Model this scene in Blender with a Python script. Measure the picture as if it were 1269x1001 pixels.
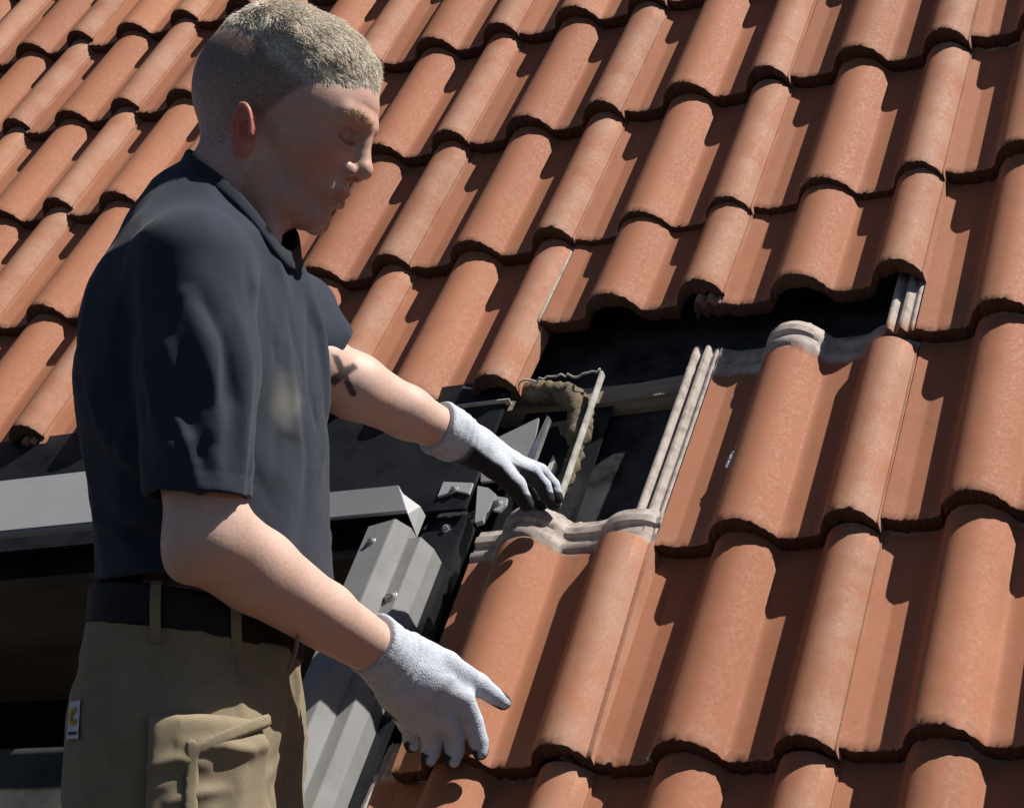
import bpy, bmesh, math, random
import numpy as np
from mathutils import Vector, Matrix

for o in list(bpy.data.objects):
    bpy.data.objects.remove(o)
SC = bpy.context.scene
COL = SC.collection
R = math.radians

# ------------------------------------------------------------------ camera
cam_d = bpy.data.cameras.new('camera')
cam = bpy.data.objects.new('camera', cam_d)
COL.objects.link(cam)
cam_d.sensor_width = 36.0
cam_d.lens = 2509.47 * 36.0 / 1269.0
cam_d.clip_start = 0.05
cam_d.clip_end = 600.0
_r = Vector((0.890984768, 0.454033196, 0.0))
_u = Vector((0.105795913, -0.207611576, 0.972473474))
_f = Vector((-0.441535240, 0.866459053, 0.233013608))
_m = Matrix((_r, _u, -_f)).transposed().to_4x4()
_m.translation = Vector((0.57650, -2.08743, -0.15954))
cam.matrix_world = _m
SC.camera = cam

# ------------------------------------------------------------------ sky and sun
SUN = Vector((0.541, 0.163, 0.825)).normalized()
w = bpy.data.worlds.new('World')
SC.world = w
w.use_nodes = True
nt = w.node_tree
nt.nodes.clear()
wo = nt.nodes.new('ShaderNodeOutputWorld')
bg = nt.nodes.new('ShaderNodeBackground')
sky = nt.nodes.new('ShaderNodeTexSky')
sky.sky_type = 'NISHITA'
sky.sun_disc = False
sky.sun_elevation = math.asin(SUN.z)
sky.sun_rotation = math.atan2(SUN.x, SUN.y)
sky.air_density = 0.5
sky.dust_density = 0.3
bg.inputs['Strength'].default_value = 0.05
nt.links.new(sky.outputs[0], bg.inputs[0])
nt.links.new(bg.outputs[0], wo.inputs[0])

sun_d = bpy.data.lights.new('sun', 'SUN')
sun_d.energy = 5.0
sun_d.angle = R(0.5)
sun_d.color = (1.0, 0.965, 0.915)
sun = bpy.data.objects.new('sun', sun_d)
COL.objects.link(sun)
sun.rotation_euler = SUN.to_track_quat('Z', 'Y').to_euler()
sun.location = (3, 0, 5)

SC.view_settings.view_transform = 'Standard'
SC.view_settings.look = 'None'
SC.view_settings.exposure = 0.42
SC.view_settings.gamma = 1.0
SC.render.engine = 'CYCLES'

# ------------------------------------------------------------------ roof frame
TH = R(55.2065)
CT, ST = math.cos(TH), math.sin(TH)
def RF(u, v, n=0.0):            # across the roof, up the slope, out of the roof -> world
    return Vector((u, v * CT - n * ST, v * ST + n * CT))
ROOF_M = Matrix(((1, 0, 0, 0), (0, CT, -ST, 0), (0, ST, CT, 0), (0, 0, 0, 1)))
PW, GA = 0.144, 0.3365          # roll pitch, course gauge

# ------------------------------------------------------------------ materials
class NT:
    def __init__(self, name, rough=0.8, spec=0.3):
        self.m = bpy.data.materials.new(name)
        self.m.use_nodes = True
        self.t = self.m.node_tree
        self.b = self.t.nodes['Principled BSDF']
        self.b.inputs['Roughness'].default_value = rough
        self.b.inputs['Specular IOR Level'].default_value = spec
        self.tc = self.n('ShaderNodeTexCoord')
        self.co = self.tc.outputs['Object']
    def n(self, t, **kw):
        x = self.t.nodes.new(t)
        for k, v in kw.items():
            setattr(x, k, v)
        return x
    def l(self, a, b):
        self.t.links.new(a, b)
    def noise(self, scale, detail=4, rough=0.55, co=None, dist=0.0):
        x = self.n('ShaderNodeTexNoise')
        x.inputs['Scale'].default_value = scale
        x.inputs['Detail'].default_value = detail
        x.inputs['Roughness'].default_value = rough
        x.inputs['Distortion'].default_value = dist
        self.l(co if co is not None else self.co, x.inputs['Vector'])
        return x.outputs['Fac']
    def mapping(self, scale=(1, 1, 1), loc=(0, 0, 0), co=None):
        x = self.n('ShaderNodeMapping')
        x.inputs['Scale'].default_value = scale
        x.inputs['Location'].default_value = loc
        self.l(co if co is not None else self.co, x.inputs['Vector'])
        return x.outputs[0]
    def ramp(self, fac, stops):
        x = self.n('ShaderNodeValToRGB')
        e = x.color_ramp.elements
        while len(e) < len(stops):
            e.new(0.5)
        for i, (p, c) in enumerate(stops):
            e[i].position = p
            e[i].color = (c[0], c[1], c[2], 1) if isinstance(c, (tuple, list)) else (c, c, c, 1)
        self.l(fac, x.inputs[0])
        return x.outputs[0]
    def mix(self, fac, a, b, mode='MIX'):
        x = self.n('ShaderNodeMix', data_type='RGBA', blend_type=mode)
        for s, v in ((0, fac), (6, a), (7, b)):
            if isinstance(v, (int, float)):
                x.inputs[s].default_value = v
            elif isinstance(v, (tuple, list)):
                x.inputs[s].default_value = (v[0], v[1], v[2], 1)
            else:
                self.l(v, x.inputs[s])
        return x.outputs[2]
    def math(self, op, a, b=0.0, c=0.0):
        x = self.n('ShaderNodeMath', operation=op)
        for i, v in enumerate((a, b, c)):
            if isinstance(v, (int, float)):
                x.inputs[i].default_value = v
            else:
                self.l(v, x.inputs[i])
        return x.outputs[0]
    def sep(self, co=None):
        x = self.n('ShaderNodeSeparateXYZ')
        self.l(co if co is not None else self.co, x.inputs[0])
        return x.outputs
    def smooth(self, v, a, b):
        x = self.n('ShaderNodeMapRange', interpolation_type='SMOOTHSTEP')
        self.l(v, x.inputs[0])
        x.inputs[1].default_value = a
        x.inputs[2].default_value = b
        return x.outputs[0]
    def col(self, c):
        if isinstance(c, (tuple, list)):
            self.b.inputs['Base Color'].default_value = (c[0], c[1], c[2], 1)
        else:
            self.l(c, self.b.inputs['Base Color'])
    def rough(self, c):
        self.l(c, self.b.inputs['Roughness'])
    def bump(self, h, strength=0.3, dist=0.002, prev=None):
        x = self.n('ShaderNodeBump')
        x.inputs['Strength'].default_value = strength
        x.inputs['Distance'].default_value = dist
        self.l(h, x.inputs['Height'])
        if prev is not None:
            self.l(prev, x.inputs['Normal'])
        self.l(x.outputs[0], self.b.inputs['Normal'])
        return x.outputs[0]

def rnd_co(k):                   # object coordinates shifted by a random amount per object
    oi = k.n('ShaderNodeObjectInfo')
    v = k.n('ShaderNodeVectorMath', operation='SCALE')
    cmb = k.n('ShaderNodeCombineXYZ')
    k.l(oi.outputs['Random'], cmb.inputs[0])
    m2 = k.math('MULTIPLY', oi.outputs['Random'], 7.31)
    k.l(m2, cmb.inputs[1])
    k.l(k.math('MULTIPLY', oi.outputs['Random'], 3.7), cmb.inputs[2])
    v.inputs['Scale'].default_value = 13.0
    k.l(cmb.outputs[0], v.inputs[0])
    a = k.n('ShaderNodeVectorMath', operation='ADD')
    k.l(k.co, a.inputs[0])
    k.l(v.outputs[0], a.inputs[1])
    return a.outputs[0], oi.outputs['Random']

def tile_mat():
    k = NT('terracotta_concrete', 0.75, 0.3)
    co, rn = rnd_co(k)
    x, y, z = k.sep()
    nz = k.noise(18, 5, 0.6, co)
    base = k.ramp(nz, [(0.3, (0.335, 0.131, 0.066)), (0.55, (0.362, 0.144, 0.074)), (0.8, (0.382, 0.157, 0.083))])
    tint = k.ramp(rn, [(0.0, (0.80, 0.77, 0.76)), (0.25, (0.93, 0.91, 0.90)), (0.6, (1, 1, 1)), (0.8, (1.04, 1.06, 1.08)), (1.0, (1.12, 1.13, 1.14))])
    base = k.mix(1.0, base, tint, 'MULTIPLY')
    fine = k.noise(900, 3, 0.7, co)
    base = k.mix(0.13, base, k.ramp(fine, [(0.3, (0.25, 0.095, 0.05)), (0.7, (0.50, 0.225, 0.125))]))
    # chalky weathering on the overlapping roll and the tail
    brow = k.math('MULTIPLY', k.smooth(x, 0.128, 0.150), k.smooth(k.noise(14, 4, 0.6, co), 0.25, 0.7))
    speck = k.smooth(k.noise(520, 5, 0.8, co), 0.44, 0.68)
    wf = k.math('MULTIPLY', brow, k.math('ADD', k.math('MULTIPLY', speck, 0.55), 0.22))
    base = k.mix(wf, base, (0.47, 0.345, 0.26))
    tail = k.math('MULTIPLY', k.smooth(y, 0.05, 0.0), k.smooth(k.noise(120, 4, 0.7, co), 0.42, 0.62))
    base = k.mix(k.math('MULTIPLY', tail, 0.16), base, (0.47, 0.37, 0.31))
    # lichen and soot spots
    sp = k.smooth(k.noise(48, 4, 0.6, co), 0.67, 0.74)
    base = k.mix(k.math('MULTIPLY', sp, 0.55), base, (0.17, 0.14, 0.12))
    sm = k.smooth(k.noise(9, 4, 0.6, co), 0.58, 0.75)
    base = k.mix(k.math('MULTIPLY', sm, 0.28), base, (0.27, 0.12, 0.075))
    strk = k.smooth(k.noise(30, 4, 0.6, k.mapping((1.0, 0.12, 1.0), co=co)), 0.56, 0.72)
    base = k.mix(k.math('MULTIPLY', strk, 0.30), base, (0.24, 0.115, 0.07))
    # head and side lock, never weathered: pale bare cement
    hd = k.smooth(k.math('ADD', y, k.math('MULTIPLY', k.math('SUBTRACT', k.noise(40, 4, 0.6, co), 0.5), 0.03)), 0.337, 0.349)
    lk = k.smooth(x, -0.109, -0.114)
    pale = k.math('MULTIPLY', k.math('MAXIMUM', hd, lk), k.smooth(y, -0.01, 0.035))
    cem = k.ramp(k.noise(60, 5, 0.65, co), [(0.25, (0.20, 0.165, 0.14)), (0.5, (0.40, 0.355, 0.315)), (0.75, (0.52, 0.48, 0.44))])
    base = k.mix(k.math('MULTIPLY', pale, 0.9), base, cem)
    # broken tail face and underside: their shade painted in as near-black brown
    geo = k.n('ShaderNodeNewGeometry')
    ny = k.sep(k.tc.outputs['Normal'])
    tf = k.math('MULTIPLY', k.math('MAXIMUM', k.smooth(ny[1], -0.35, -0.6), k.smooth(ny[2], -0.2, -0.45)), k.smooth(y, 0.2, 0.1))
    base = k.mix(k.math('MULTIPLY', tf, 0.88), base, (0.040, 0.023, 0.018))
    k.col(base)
    k.rough(k.ramp(k.noise(200, 3, 0.6, co), [(0.3, 0.62), (0.7, 0.88)]))
    b1 = k.bump(k.noise(1100, 3, 0.7, co), 0.22, 0.0010)
    k.bump(k.noise(50, 3, 0.5, co), 0.14, 0.003, b1)
    return k.m

def simple(name, c, rough=0.7, spec=0.3, var=0.12, scale=25, bump=0.15, bscale=300, metal=0.0, stretch=(1, 1, 1)):
    k = NT(name, rough, spec)
    k.b.inputs['Metallic'].default_value = metal
    co = k.mapping(stretch)
    a = tuple(max(0, v * (1 - 2 * var)) for v in c)
    b = tuple(min(1, v * (1 + 1.5 * var)) for v in c)
    k.col(k.ramp(k.noise(scale, 5, 0.62, co), [(0.28, a), (0.5, c), (0.75, b)]))
    if bump:
        k.bump(k.noise(bscale, 4, 0.6, co), bump, 0.002)
    return k.m

M = {}
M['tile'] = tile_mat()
M['underlay'] = simple('underlay_membrane', (0.045, 0.046, 0.050), 0.85, 0.2, 0.45, 14, 0.5, 40)
M['wood'] = simple('weathered_wood', (0.30, 0.25, 0.19), 0.9, 0.15, 0.3, 30, 0.5, 140, stretch=(0.12, 1, 1))
M['alu'] = simple('grey_lacquered_metal', (0.26, 0.255, 0.25), 0.45, 0.5, 0.06, 30, 0.07, 160)
M['alu_pale'] = simple('pale_grey_lacquered_metal', (0.36, 0.355, 0.355), 0.48, 0.5, 0.035, 20, 0.04, 150)
M['flash'] = simple('dark_flashing', (0.012, 0.013, 0.015), 0.5, 0.3, 0.3, 20, 0.3, 60)
M['steel'] = simple('bare_bright_metal', (0.62, 0.62, 0.60), 0.35, 0.5, 0.15, 40, 0.1, 150, metal=0.85)
M['edge'] = simple('dirty_pale_edge', (0.52, 0.49, 0.43), 0.6, 0.4, 0.2, 60, 0.3, 200)
M['foam'] = simple('old_foam_gasket', (0.17, 0.135, 0.088), 0.95, 0.1, 0.4, 60, 0.9, 180)
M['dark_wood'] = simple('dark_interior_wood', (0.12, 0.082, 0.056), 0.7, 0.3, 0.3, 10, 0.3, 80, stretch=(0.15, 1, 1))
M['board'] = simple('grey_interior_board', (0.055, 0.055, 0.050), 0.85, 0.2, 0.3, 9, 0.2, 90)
M['screw'] = simple('zinc_screw', (0.42, 0.41, 0.40), 0.4, 0.5, 0.2, 90, 0.2, 300, metal=0.6)

# ------------------------------------------------------------------ mesh helpers
def mesh_obj(name, verts, faces, mat, parent=None, smooth=False):
    me = bpy.data.meshes.new(name)
    me.from_pydata([tuple(v) for v in verts], [], faces)
    me.validate()
    me.update()
    if mat is not None:
        me.materials.append(mat)
    if smooth:
        me.polygons.foreach_set('use_smooth', [True] * len(me.polygons))
    o = bpy.data.objects.new(name, me)
    COL.objects.link(o)
    if parent is not None:
        o.parent = parent
    return o
def bm_obj(name, bm, mat, parent=None, smooth=False):
    me = bpy.data.meshes.new(name)
    bmesh.ops.recalc_face_normals(bm, faces=bm.faces)
    bm.to_mesh(me)
    bm.free()
    if mat is not None:
        me.materials.append(mat)
    if smooth:
        me.polygons.foreach_set('use_smooth', [True] * len(me.polygons))
    o = bpy.data.objects.new(name, me)
    COL.objects.link(o)
    if parent is not None:
        o.parent = parent
    return o
def tag(o, label=None, cat=None, group=None, kind=None):
    for k_, v_ in (('label', label), ('category', cat), ('group', group), ('kind', kind)):
        if v_:
            o[k_] = v_
    return o
def empty(name, mat=None):
    o = bpy.data.objects.new(name, None)
    o.empty_display_size = 0.1
    COL.objects.link(o)
    if mat is not None:
        o.matrix_world = mat
    return o
def box(name, lo, hi, mat, parent=None, bev=0.0, xf=None):
    bm = bmesh.new()
    bmesh.ops.create_cube(bm, size=1.0)
    for v in bm.verts:
        v.co = Vector([lo[i] + (v.co[i] + 0.5) * (hi[i] - lo[i]) for i in range(3)])
    if bev:
        bmesh.ops.bevel(bm, geom=list(bm.edges), offset=bev, segments=2, affect='EDGES')
    if xf is not None:
        bmesh.ops.transform(bm, matrix=xf, verts=bm.verts)
    return bm_obj(name, bm, mat, parent)
def extrude(name, prof, axis_pts, mat, parent=None, closed=True):
    """prof: [(a,b)], axis_pts: list of (fn) giving a 3d point for (a,b)"""
    n = len(prof)
    vs, fs = [], []
    for fn in axis_pts:
        vs += [fn(a, b) for a, b in prof]
    for j in range(len(axis_pts) - 1):
        for i in range(n if closed else n - 1):
            i2 = (i + 1) % n
            fs.append((j * n + i, j * n + i2, (j + 1) * n + i2, (j + 1) * n + i))
    if closed:
        fs.append(tuple(range(n))[::-1])
        fs.append(tuple((len(axis_pts) - 1) * n + i for i in range(n)))
    bm = bmesh.new()
    bv = [bm.verts.new(v) for v in vs]
    for f_ in fs:
        bm.faces.new([bv[i] for i in f_])
    return bm_obj(name, bm, mat, parent)
def tube(name, pts, rad, mat, parent=None, seg=10, caps=True):
    vs, fs = [], []
    pts = [Vector(p) for p in pts]
    rr = rad if isinstance(rad, (list, tuple)) else [rad] * len(pts)
    up = Vector((0.123, 0.31, 0.9)).normalized()
    for i, p in enumerate(pts):
        d = (pts[min(i + 1, len(pts) - 1)] - pts[max(i - 1, 0)]).normalized()
        a = d.cross(up).normalized()
        b = d.cross(a)
        for j in range(seg):
            t = 2 * math.pi * j / seg
            vs.append(p + rr[i] * (math.cos(t) * a + math.sin(t) * b))
    for i in range(len(pts) - 1):
        for j in range(seg):
            k2 = (j + 1) % seg
            fs.append((i * seg + j, i * seg + k2, (i + 1) * seg + k2, (i + 1) * seg + j))
    if caps:
        fs.append(tuple(range(seg))[::-1])
        fs.append(tuple((len(pts) - 1) * seg + j for j in range(seg)))
    return mesh_obj(name, vs, fs, mat, parent, True)

# ------------------------------------------------------------------ roof tiles
def sstep(x, a, b):
    t = np.clip((x - a) / (b - a), 0, 1)
    return t * t * (3 - 2 * t)
def roll(x, wd, H, e=2.3, q=0.62):
    t = np.clip(np.abs(x) / wd, 0, 1)
    return H * (1 - t ** e) ** q
HA, HB, TILE_T, TILE_L, STEP = 0.039, 0.040, 0.0220, 0.405, 0.0235
SB = PW - 0.003
def tile_profile(s):
    h = np.zeros_like(s)
    h = np.maximum(h, np.where(s < 0, roll(s, 0.041, HA), roll(s, 0.049, HA, 2.1, 0.86)))
    h = np.maximum(h, roll(s - SB, 0.037, HB) * (s < SB + 0.03) + np.where(s >= SB + 0.03, roll(s - SB, 0.037, HB), 0))
    # little foot fillets
    for c, wd in ((0.0, 0.041), (SB, 0.037)):
        wd = np.where((c == 0.0) & (s > 0), 0.046, wd)
        d = np.abs(s - c) - wd
        f = np.where(d > 0, 0.005 * np.exp(-d / 0.005), 0.005)
        h = np.where(np.abs(s - c) < wd, np.maximum(h, 0.005 * np.ones_like(h)), np.maximum(h, f))
    # long right-hand flank of the first roll, pan rising towards the lock
    h = np.maximum(h, 0.0075 * np.clip((-0.086 - s) / 0.024, 0, 1) * (s < -0.086))
    # overlapping lip on the right of the second roll
    h = np.where(s > SB + 0.0355, 0.0125, h)
    # side lock: two ribs on the left
    lock = s < -0.1115
    rib = 0.004 + 0.010 * np.exp(-((s + 0.147) / 0.0055) ** 4) + 0.0085 * np.exp(-((s + 0.1305) / 0.0050) ** 4) + 0.003 * np.exp(-((s + 0.117) / 0.003) ** 4)
    
    h = np.where(lock, rib, h)
    return h
def tile_mesh(seed, s_lo=-0.1545, s_hi=SB + 0.0375, name='roof_tile'):
    rs = np.random.RandomState(seed)
    s = np.arange(s_lo, s_hi + 1e-6, 0.0022)
    n = len(s)
    h = tile_profile(s)
    def rag(a, sm):
        x = rs.randn(n)
        ker = np.ones(sm) / sm
        return a * (np.convolve(x, ker, 'same') * math.sqrt(sm))
    r1, r2, r3 = rag(0.0007, 2), rag(0.0011, 2), rag(0.0012, 3)
    bow = 0.0012 * rs.randn()
    rows = []                                   # each (v array, h array)
    tail_b = np.minimum(h - TILE_T, h * 0.93 - TILE_T + 0.0005)
    rows.append((0.012 + 0 * s, h - TILE_T))
    rows.append((0.0010 + r2 * 0.8, tail_b + r3 - 0.001))
    rows.append((-0.0015 + r2, tail_b + 0.006 + r3 * 0.4))
    rows.append((-0.0015 + r1, h - 0.005))
    rows.append((-0.0010 + r1 * 0.9, h - 0.0014 + 0.4 * r2))
    rows.append((0.0015 + r1 * 0.6, h - 0.0002))
    for v in (0.012, 0.05, 0.12, 0.20, 0.28, 0.335):
        rows.append((v + 0 * s, h + bow * math.sin(v / TILE_L * math.pi)))
    for v, dh in ((0.345, 0.0), (0.349, 0.0035), (0.357, 0.004), (0.361, -0.001), (0.372, -0.001), (0.376, 0.004), (0.386, 0.0045), (0.391, 0.0), (0.400, -0.001), (TILE_L, -0.006)):
        k = np.where(s < -0.108, 0.15, 1.0)
        hb = h * (1 - 0.62 * sstep(s, SB - 0.045, SB - 0.030) * sstep(np.full_like(s, v), 0.340, 0.349))
        rows.append((v + 0 * s + (r1 if v > 0.4 else 0), hb + dh * k))
    rows.append((TILE_L - 0.002 + 0 * s, hb - TILE_T))
    m = len(rows)
    vs = []
    for v, hh in rows:
        for i in range(n):
            vs.append((s[i], v[i], hh[i] - HA))
    fs = []
    for j in range(m):
        j2 = (j + 1) % m
        for i in range(n - 1):
            fs.append((j * n + i, j * n + i + 1, j2 * n + i + 1, j2 * n + i))
    fs.append([j * n for j in range(m)])
    fs.append([j * n + n - 1 for j in range(m)][::-1])
    me = bpy.data.meshes.new(name)
    bm = bmesh.new()
    bv = [bm.verts.new(v) for v in vs]
    for f_ in fs:
        bm.faces.new([bv[i] for i in f_])
    bmesh.ops.recalc_face_normals(bm, faces=bm.faces)
    bm.to_mesh(me)
    bm.free()
    me.polygons.foreach_set('use_smooth', [True] * len(me.polygons))
    me.set_sharp_from_angle(angle=R(38))
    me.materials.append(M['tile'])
    return me

TILES = [tile_mesh(10 + i) for i in range(6)]
roof = empty('roof')
tag(roof, 'steep roof covered in red-brown double-roll concrete tiles', 'roof', kind='structure')
TILT = math.atan2(STEP, GA)
random.seed(4)
def tile_place(k, c, lift=0.0, dv=0.0, du=0.0, skew=0.0, extra_tilt=0.0):
    u, v = -2 * k * PW, c * GA
    a = min(max(u / 0.96 + 1.0, -1.9), 1.3)
    b = min(max(v / 0.96 - 0.9, -1.2), 1.7)
    v += 0.96 * (0.0298 * a * a + 0.0232 * a * b + 0.0021 * b * b)
    loc = RF(u + du + random.uniform(-1, 1) * 0.0012, v + dv + random.uniform(-1, 1) * 0.002, lift)
    m = Matrix.Translation(loc) @ ROOF_M @ Matrix.Rotation(-TILT + extra_tilt, 4, 'X') @ Matrix.Rotation(skew + random.uniform(-1, 1) * 0.003, 4, 'Z')
    return m
def put_tile(k, c, parent=roof, mesh=None, **kw):
    o = bpy.data.objects.new('roof_tile', mesh or random.choice(TILES))
    COL.objects.link(o)
    m = tile_place(k, c, **kw)
    if parent is not None:
        o.parent = parent
    o.matrix_world = m
    return o
C_LO, C_HI, K_LO, K_HI = -3, 9, -3, 12
for c in range(C_LO, C_HI):
    for k in range(K_LO, K_HI):
        if c <= 1 and 3 <= k <= 6:
            continue                            # roof window
        if k == 2 and c in (0, 1):
            continue                            # the open place and the tile being laid
        kw = {}
        if c == 2 and k in (1, 2):
            kw = dict(dv=0.119 if k == 1 else 0.142, lift=0.006, extra_tilt=-0.012)   # pushed up the slope
        put_tile(k, c, **kw)

# ------------------------------------------------------------------ underlay, battens
WU0, WU1, WV0, WV1 = -1.86, -0.722, -0.85, 0.425       # opening of the roof window
def rbox(name, u0, u1, v0, v1, n0, n1, mat, parent=None, bev=0.0):
    o = box(name, (u0, v0, n0), (u1, v1, n1), mat, parent, bev)
    o.matrix_world = ROOF_M
    return o
UX0, UX1, VY0, VY1 = -3.7, 1.2, -1.05, 3.2
NU = -0.112
rbox('underlay', UX0, WU0, VY0, VY1, NU - 0.02, NU, M['underlay'], roof)
rbox('underlay', WU0, WU1, WV1, VY1, NU - 0.02, NU + 0.0005, M['underlay'], roof)
rbox('underlay', WU0, WU1, VY0, WV0, NU - 0.02, NU + 0.0005, M['underlay'], roof)
rbox('underlay', WU1, UX1, VY0, VY1, NU - 0.02, NU, M['underlay'], roof)
# a lapped seam of the membrane in the open place
rbox('underlay_lap', -0.60, 1.0, 0.80, 1.02, NU - 0.001, NU + 0.003, M['underlay'], roof, 0.001)
for c in range(C_LO, C_HI):
    v0 = c * GA + 0.340
    spans = [(UX0 + 0.05, UX1 - 0.05)]
    if v0 < WV1 + 0.02:
        spans = [(UX0 + 0.05, WU0 - 0.01), (WU1 + 0.05, UX1 - 0.05)]
    for a, b in spans:
        # rough sawn batten
        n_ = 60
        rs = np.random.RandomState(c + 50)
        pr = [(0, NU + 0.0035), (0, -0.080), (0.038, -0.083), (0.038, NU + 0.0035)]
        fns = []
        for i in range(n_ + 1):
            uu = a + (b - a) * i / n_
            j1, j2 = rs.randn(2) * 0.0018
            fns.append((lambda uu, j1, j2: (lambda p, q: (uu, v0 + p + (j1 if p else j2), q + (j2 if q > -0.1 else 0))))(uu, j1, j2))
        o = extrude('batten', pr, fns, M['wood'], roof)
        o.matrix_world = ROOF_M

# ------------------------------------------------------------------ roof window
win = empty('skylight_window', ROOF_M)
tag(win, 'grey metal roof window frame with open dark interior behind the man', 'roof window')
def wpart(o):
    o.parent = win
    o.matrix_parent_inverse = Matrix.Identity(4)
    o.matrix_basis = Matrix.Identity(4)
    return o
def wbox(name, u0, u1, v0, v1, n0, n1, mat, bev=0.0015):
    return wpart(box(name, (u0, v0, n0), (u1, v1, n1), mat, None, bev))
# right-hand frame cover: two stepped channels
v_lo, v_hi = -0.84, 0.352
p1 = [(-0.792, -0.10), (-0.792, 0.026), (-0.7895, 0.030), (-0.752, 0.033), (-0.750, 0.0325), (-0.7405, 0.006), (-0.7405, -0.10)]
wpart(extrude('frame_cover', p1, [lambda a, b: (a, v_lo, b), lambda a, b: (a, v_hi + (0.0 if a < -0.76 else (a + 0.76) * 0.75), b)], M['alu']))
p2 = [(-0.7404, -0.09), (-0.7404, 0.0035), (-0.7225, 0.0045), (-0.721, 0.004), (-0.7125, -0.020), (-0.7125, -0.09)]
wpart(extrude('side_channel', p2, [lambda a, b: (a, v_lo, b), lambda a, b: (a, 0.350, b)], M['alu']))
# top cover strip
p3 = [(0.3915, 0.010), (0.3905, 0.013), (0.3925, 0.0155), (0.434, 0.023), (0.436, 0.021), (0.436, 0.006)]
wpart(extrude('top_cover', p3, [lambda a, b: (-1.19, a, b), lambda a, b: (-0.776 + (0.434 - a) * 0.55, a, b - (0.0 if b < 0 else 0.0))], M['alu_pale']))
p3b = [(0.385, 0.0), (0.388, 0.012), (0.425, 0.018), (0.425, 0.0)]
wpart(extrude('corner_cap', p3b, [lambda a, b: (-0.776 + (0.434 - a) * 0.55 + 0.0005, a, b), lambda a, b: (-0.745, a - 0.012, b - 0.018)], M['alu_pale']))
# hood further left
wbox('hood', -1.84, -1.16, 0.366, 0.483, 0.055, 0.072, M['alu_pale'], 0.004)
wbox('hood_bracket', -1.22, -1.18, 0.40, 0.45, -0.06, 0.0552, M['alu'], 0.002)
# left frame
wpart(extrude('frame_cover', [(-2.58 - a, b) for a, b in p1], [lambda a, b: (a, v_lo, b), lambda a, b: (a, v_hi, b)], M['alu']))
# dark flashing sheets
wbox('flashing', -1.80, -0.700, 0.437, 0.700, -0.040, -0.034, M['flash'], 0.001)
wbox('flashing', -0.7122, -0.700, -0.84, 0.4365, -0.075, -0.045, M['flash'], 0.001)
wbox('flashing', -0.6998, -0.560, -0.40, 0.690, -0.0905, -0.0885, M['flash'], 0.0005)
wbox('flashing_apron', -0.760, -0.6995, 0.340, 0.4365, -0.052, -0.046, M['flash'], 0.001)
# flashing upstand edges (bare, dirty)
wbox('upstand_edge', -0.5605, -0.5565, 0.425, 0.686, -0.040, -0.029, M['edge'], 0.0006)
rs = np.random.RandomState(7)
pts = [(-0.78 + 0.218 * i / 40, 0.686 + 0.0015 * rs.randn() + 0.004 * math.sin(i * 0.5) * (i / 40), -0.031 + 0.0015 * rs.randn()) for i in range(41)]
wpart(tube('upstand_edge', pts, 0.0016, M['edge'], seg=6))
wbox('fold_edge', -0.775, -0.692, 0.646, 0.649, -0.040, -0.028, M['edge'], 0.0006)
# bracket plates by the corner
def plate(name, pts, n0, n1, mat):
    k_ = len(pts)
    vs = [(u, v, n0) for u, v in pts] + [(u, v, n1) for u, v in pts]
    fs = [tuple(range(k_))[::-1], tuple(range(k_, 2 * k_))] + [(i, (i + 1) % k_, k_ + (i + 1) % k_, k_ + i) for i in range(k_)]
    return wpart(mesh_obj(name, vs, fs, mat))
plate('bracket', [(-0.748, 0.490), (-0.748, 0.462), (-0.722, 0.470), (-0.700, 0.462), (-0.700, 0.482)], -0.034, -0.030, M['alu_pale'])
plate('bracket', [(-0.698, 0.486), (-0.680, 0.414), (-0.670, 0.418), (-0.664, 0.466), (-0.680, 0.480)], -0.048, -0.040, M['alu_pale'])
plate('bracket', [(-0.662, 0.462), (-0.660, 0.436), (-0.648, 0.432), (-0.642, 0.444), (-0.644, 0.456)], -0.044, -0.040, M['alu_pale'])
plate('flashing_piece', [(-0.722, 0.575), (-0.700, 0.500), (-0.660, 0.500), (-0.634, 0.545), (-0.645, 0.620)], -0.050, -0.046, M['alu'])
plate('flashing_strip', [(-0.640, 0.512), (-0.626, 0.500), (-0.626, 0.616), (-0.631, 0.620)], -0.052, -0.044, M['steel'])
plate('flashing_strip', [(-0.616, 0.430), (-0.596, 0.420), (-0.596, 0.530), (-0.606, 0.548)], -0.060, -0.054, M['edge'])
# foam gasket
fp = [(-0.718, 0.694), (-0.690, 0.690), (-0.655, 0.684), (-0.622, 0.676), (-0.598, 0.655), (-0.584, 0.622), (-0.577, 0.585), (-0.573, 0.54), (-0.574, 0.50), (-0.577, 0.47)]
pp_ = []
for i in range(len(fp) - 1):
    for t in range(5):
        q = t / 5
        pp_.append((fp[i][0] * (1 - q) + fp[i + 1][0] * q, fp[i][1] * (1 - q) + fp[i + 1][1] * q))
rs = np.random.RandomState(3)
foam = tube('foam_gasket', [(a, b, -0.056 + 0.001 * rs.randn()) for a, b in pp_], [(0.009 + 0.008 * min(1, i / 8)) * (1 if i < 32 else 0.62) + 0.0012 * rs.randn() for i in range(len(pp_))], M['foam'], seg=14)
for v in foam.data.vertices:
    v.co += Vector(rs.randn(3) * 0.0009)
wpart(foam)
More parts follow.
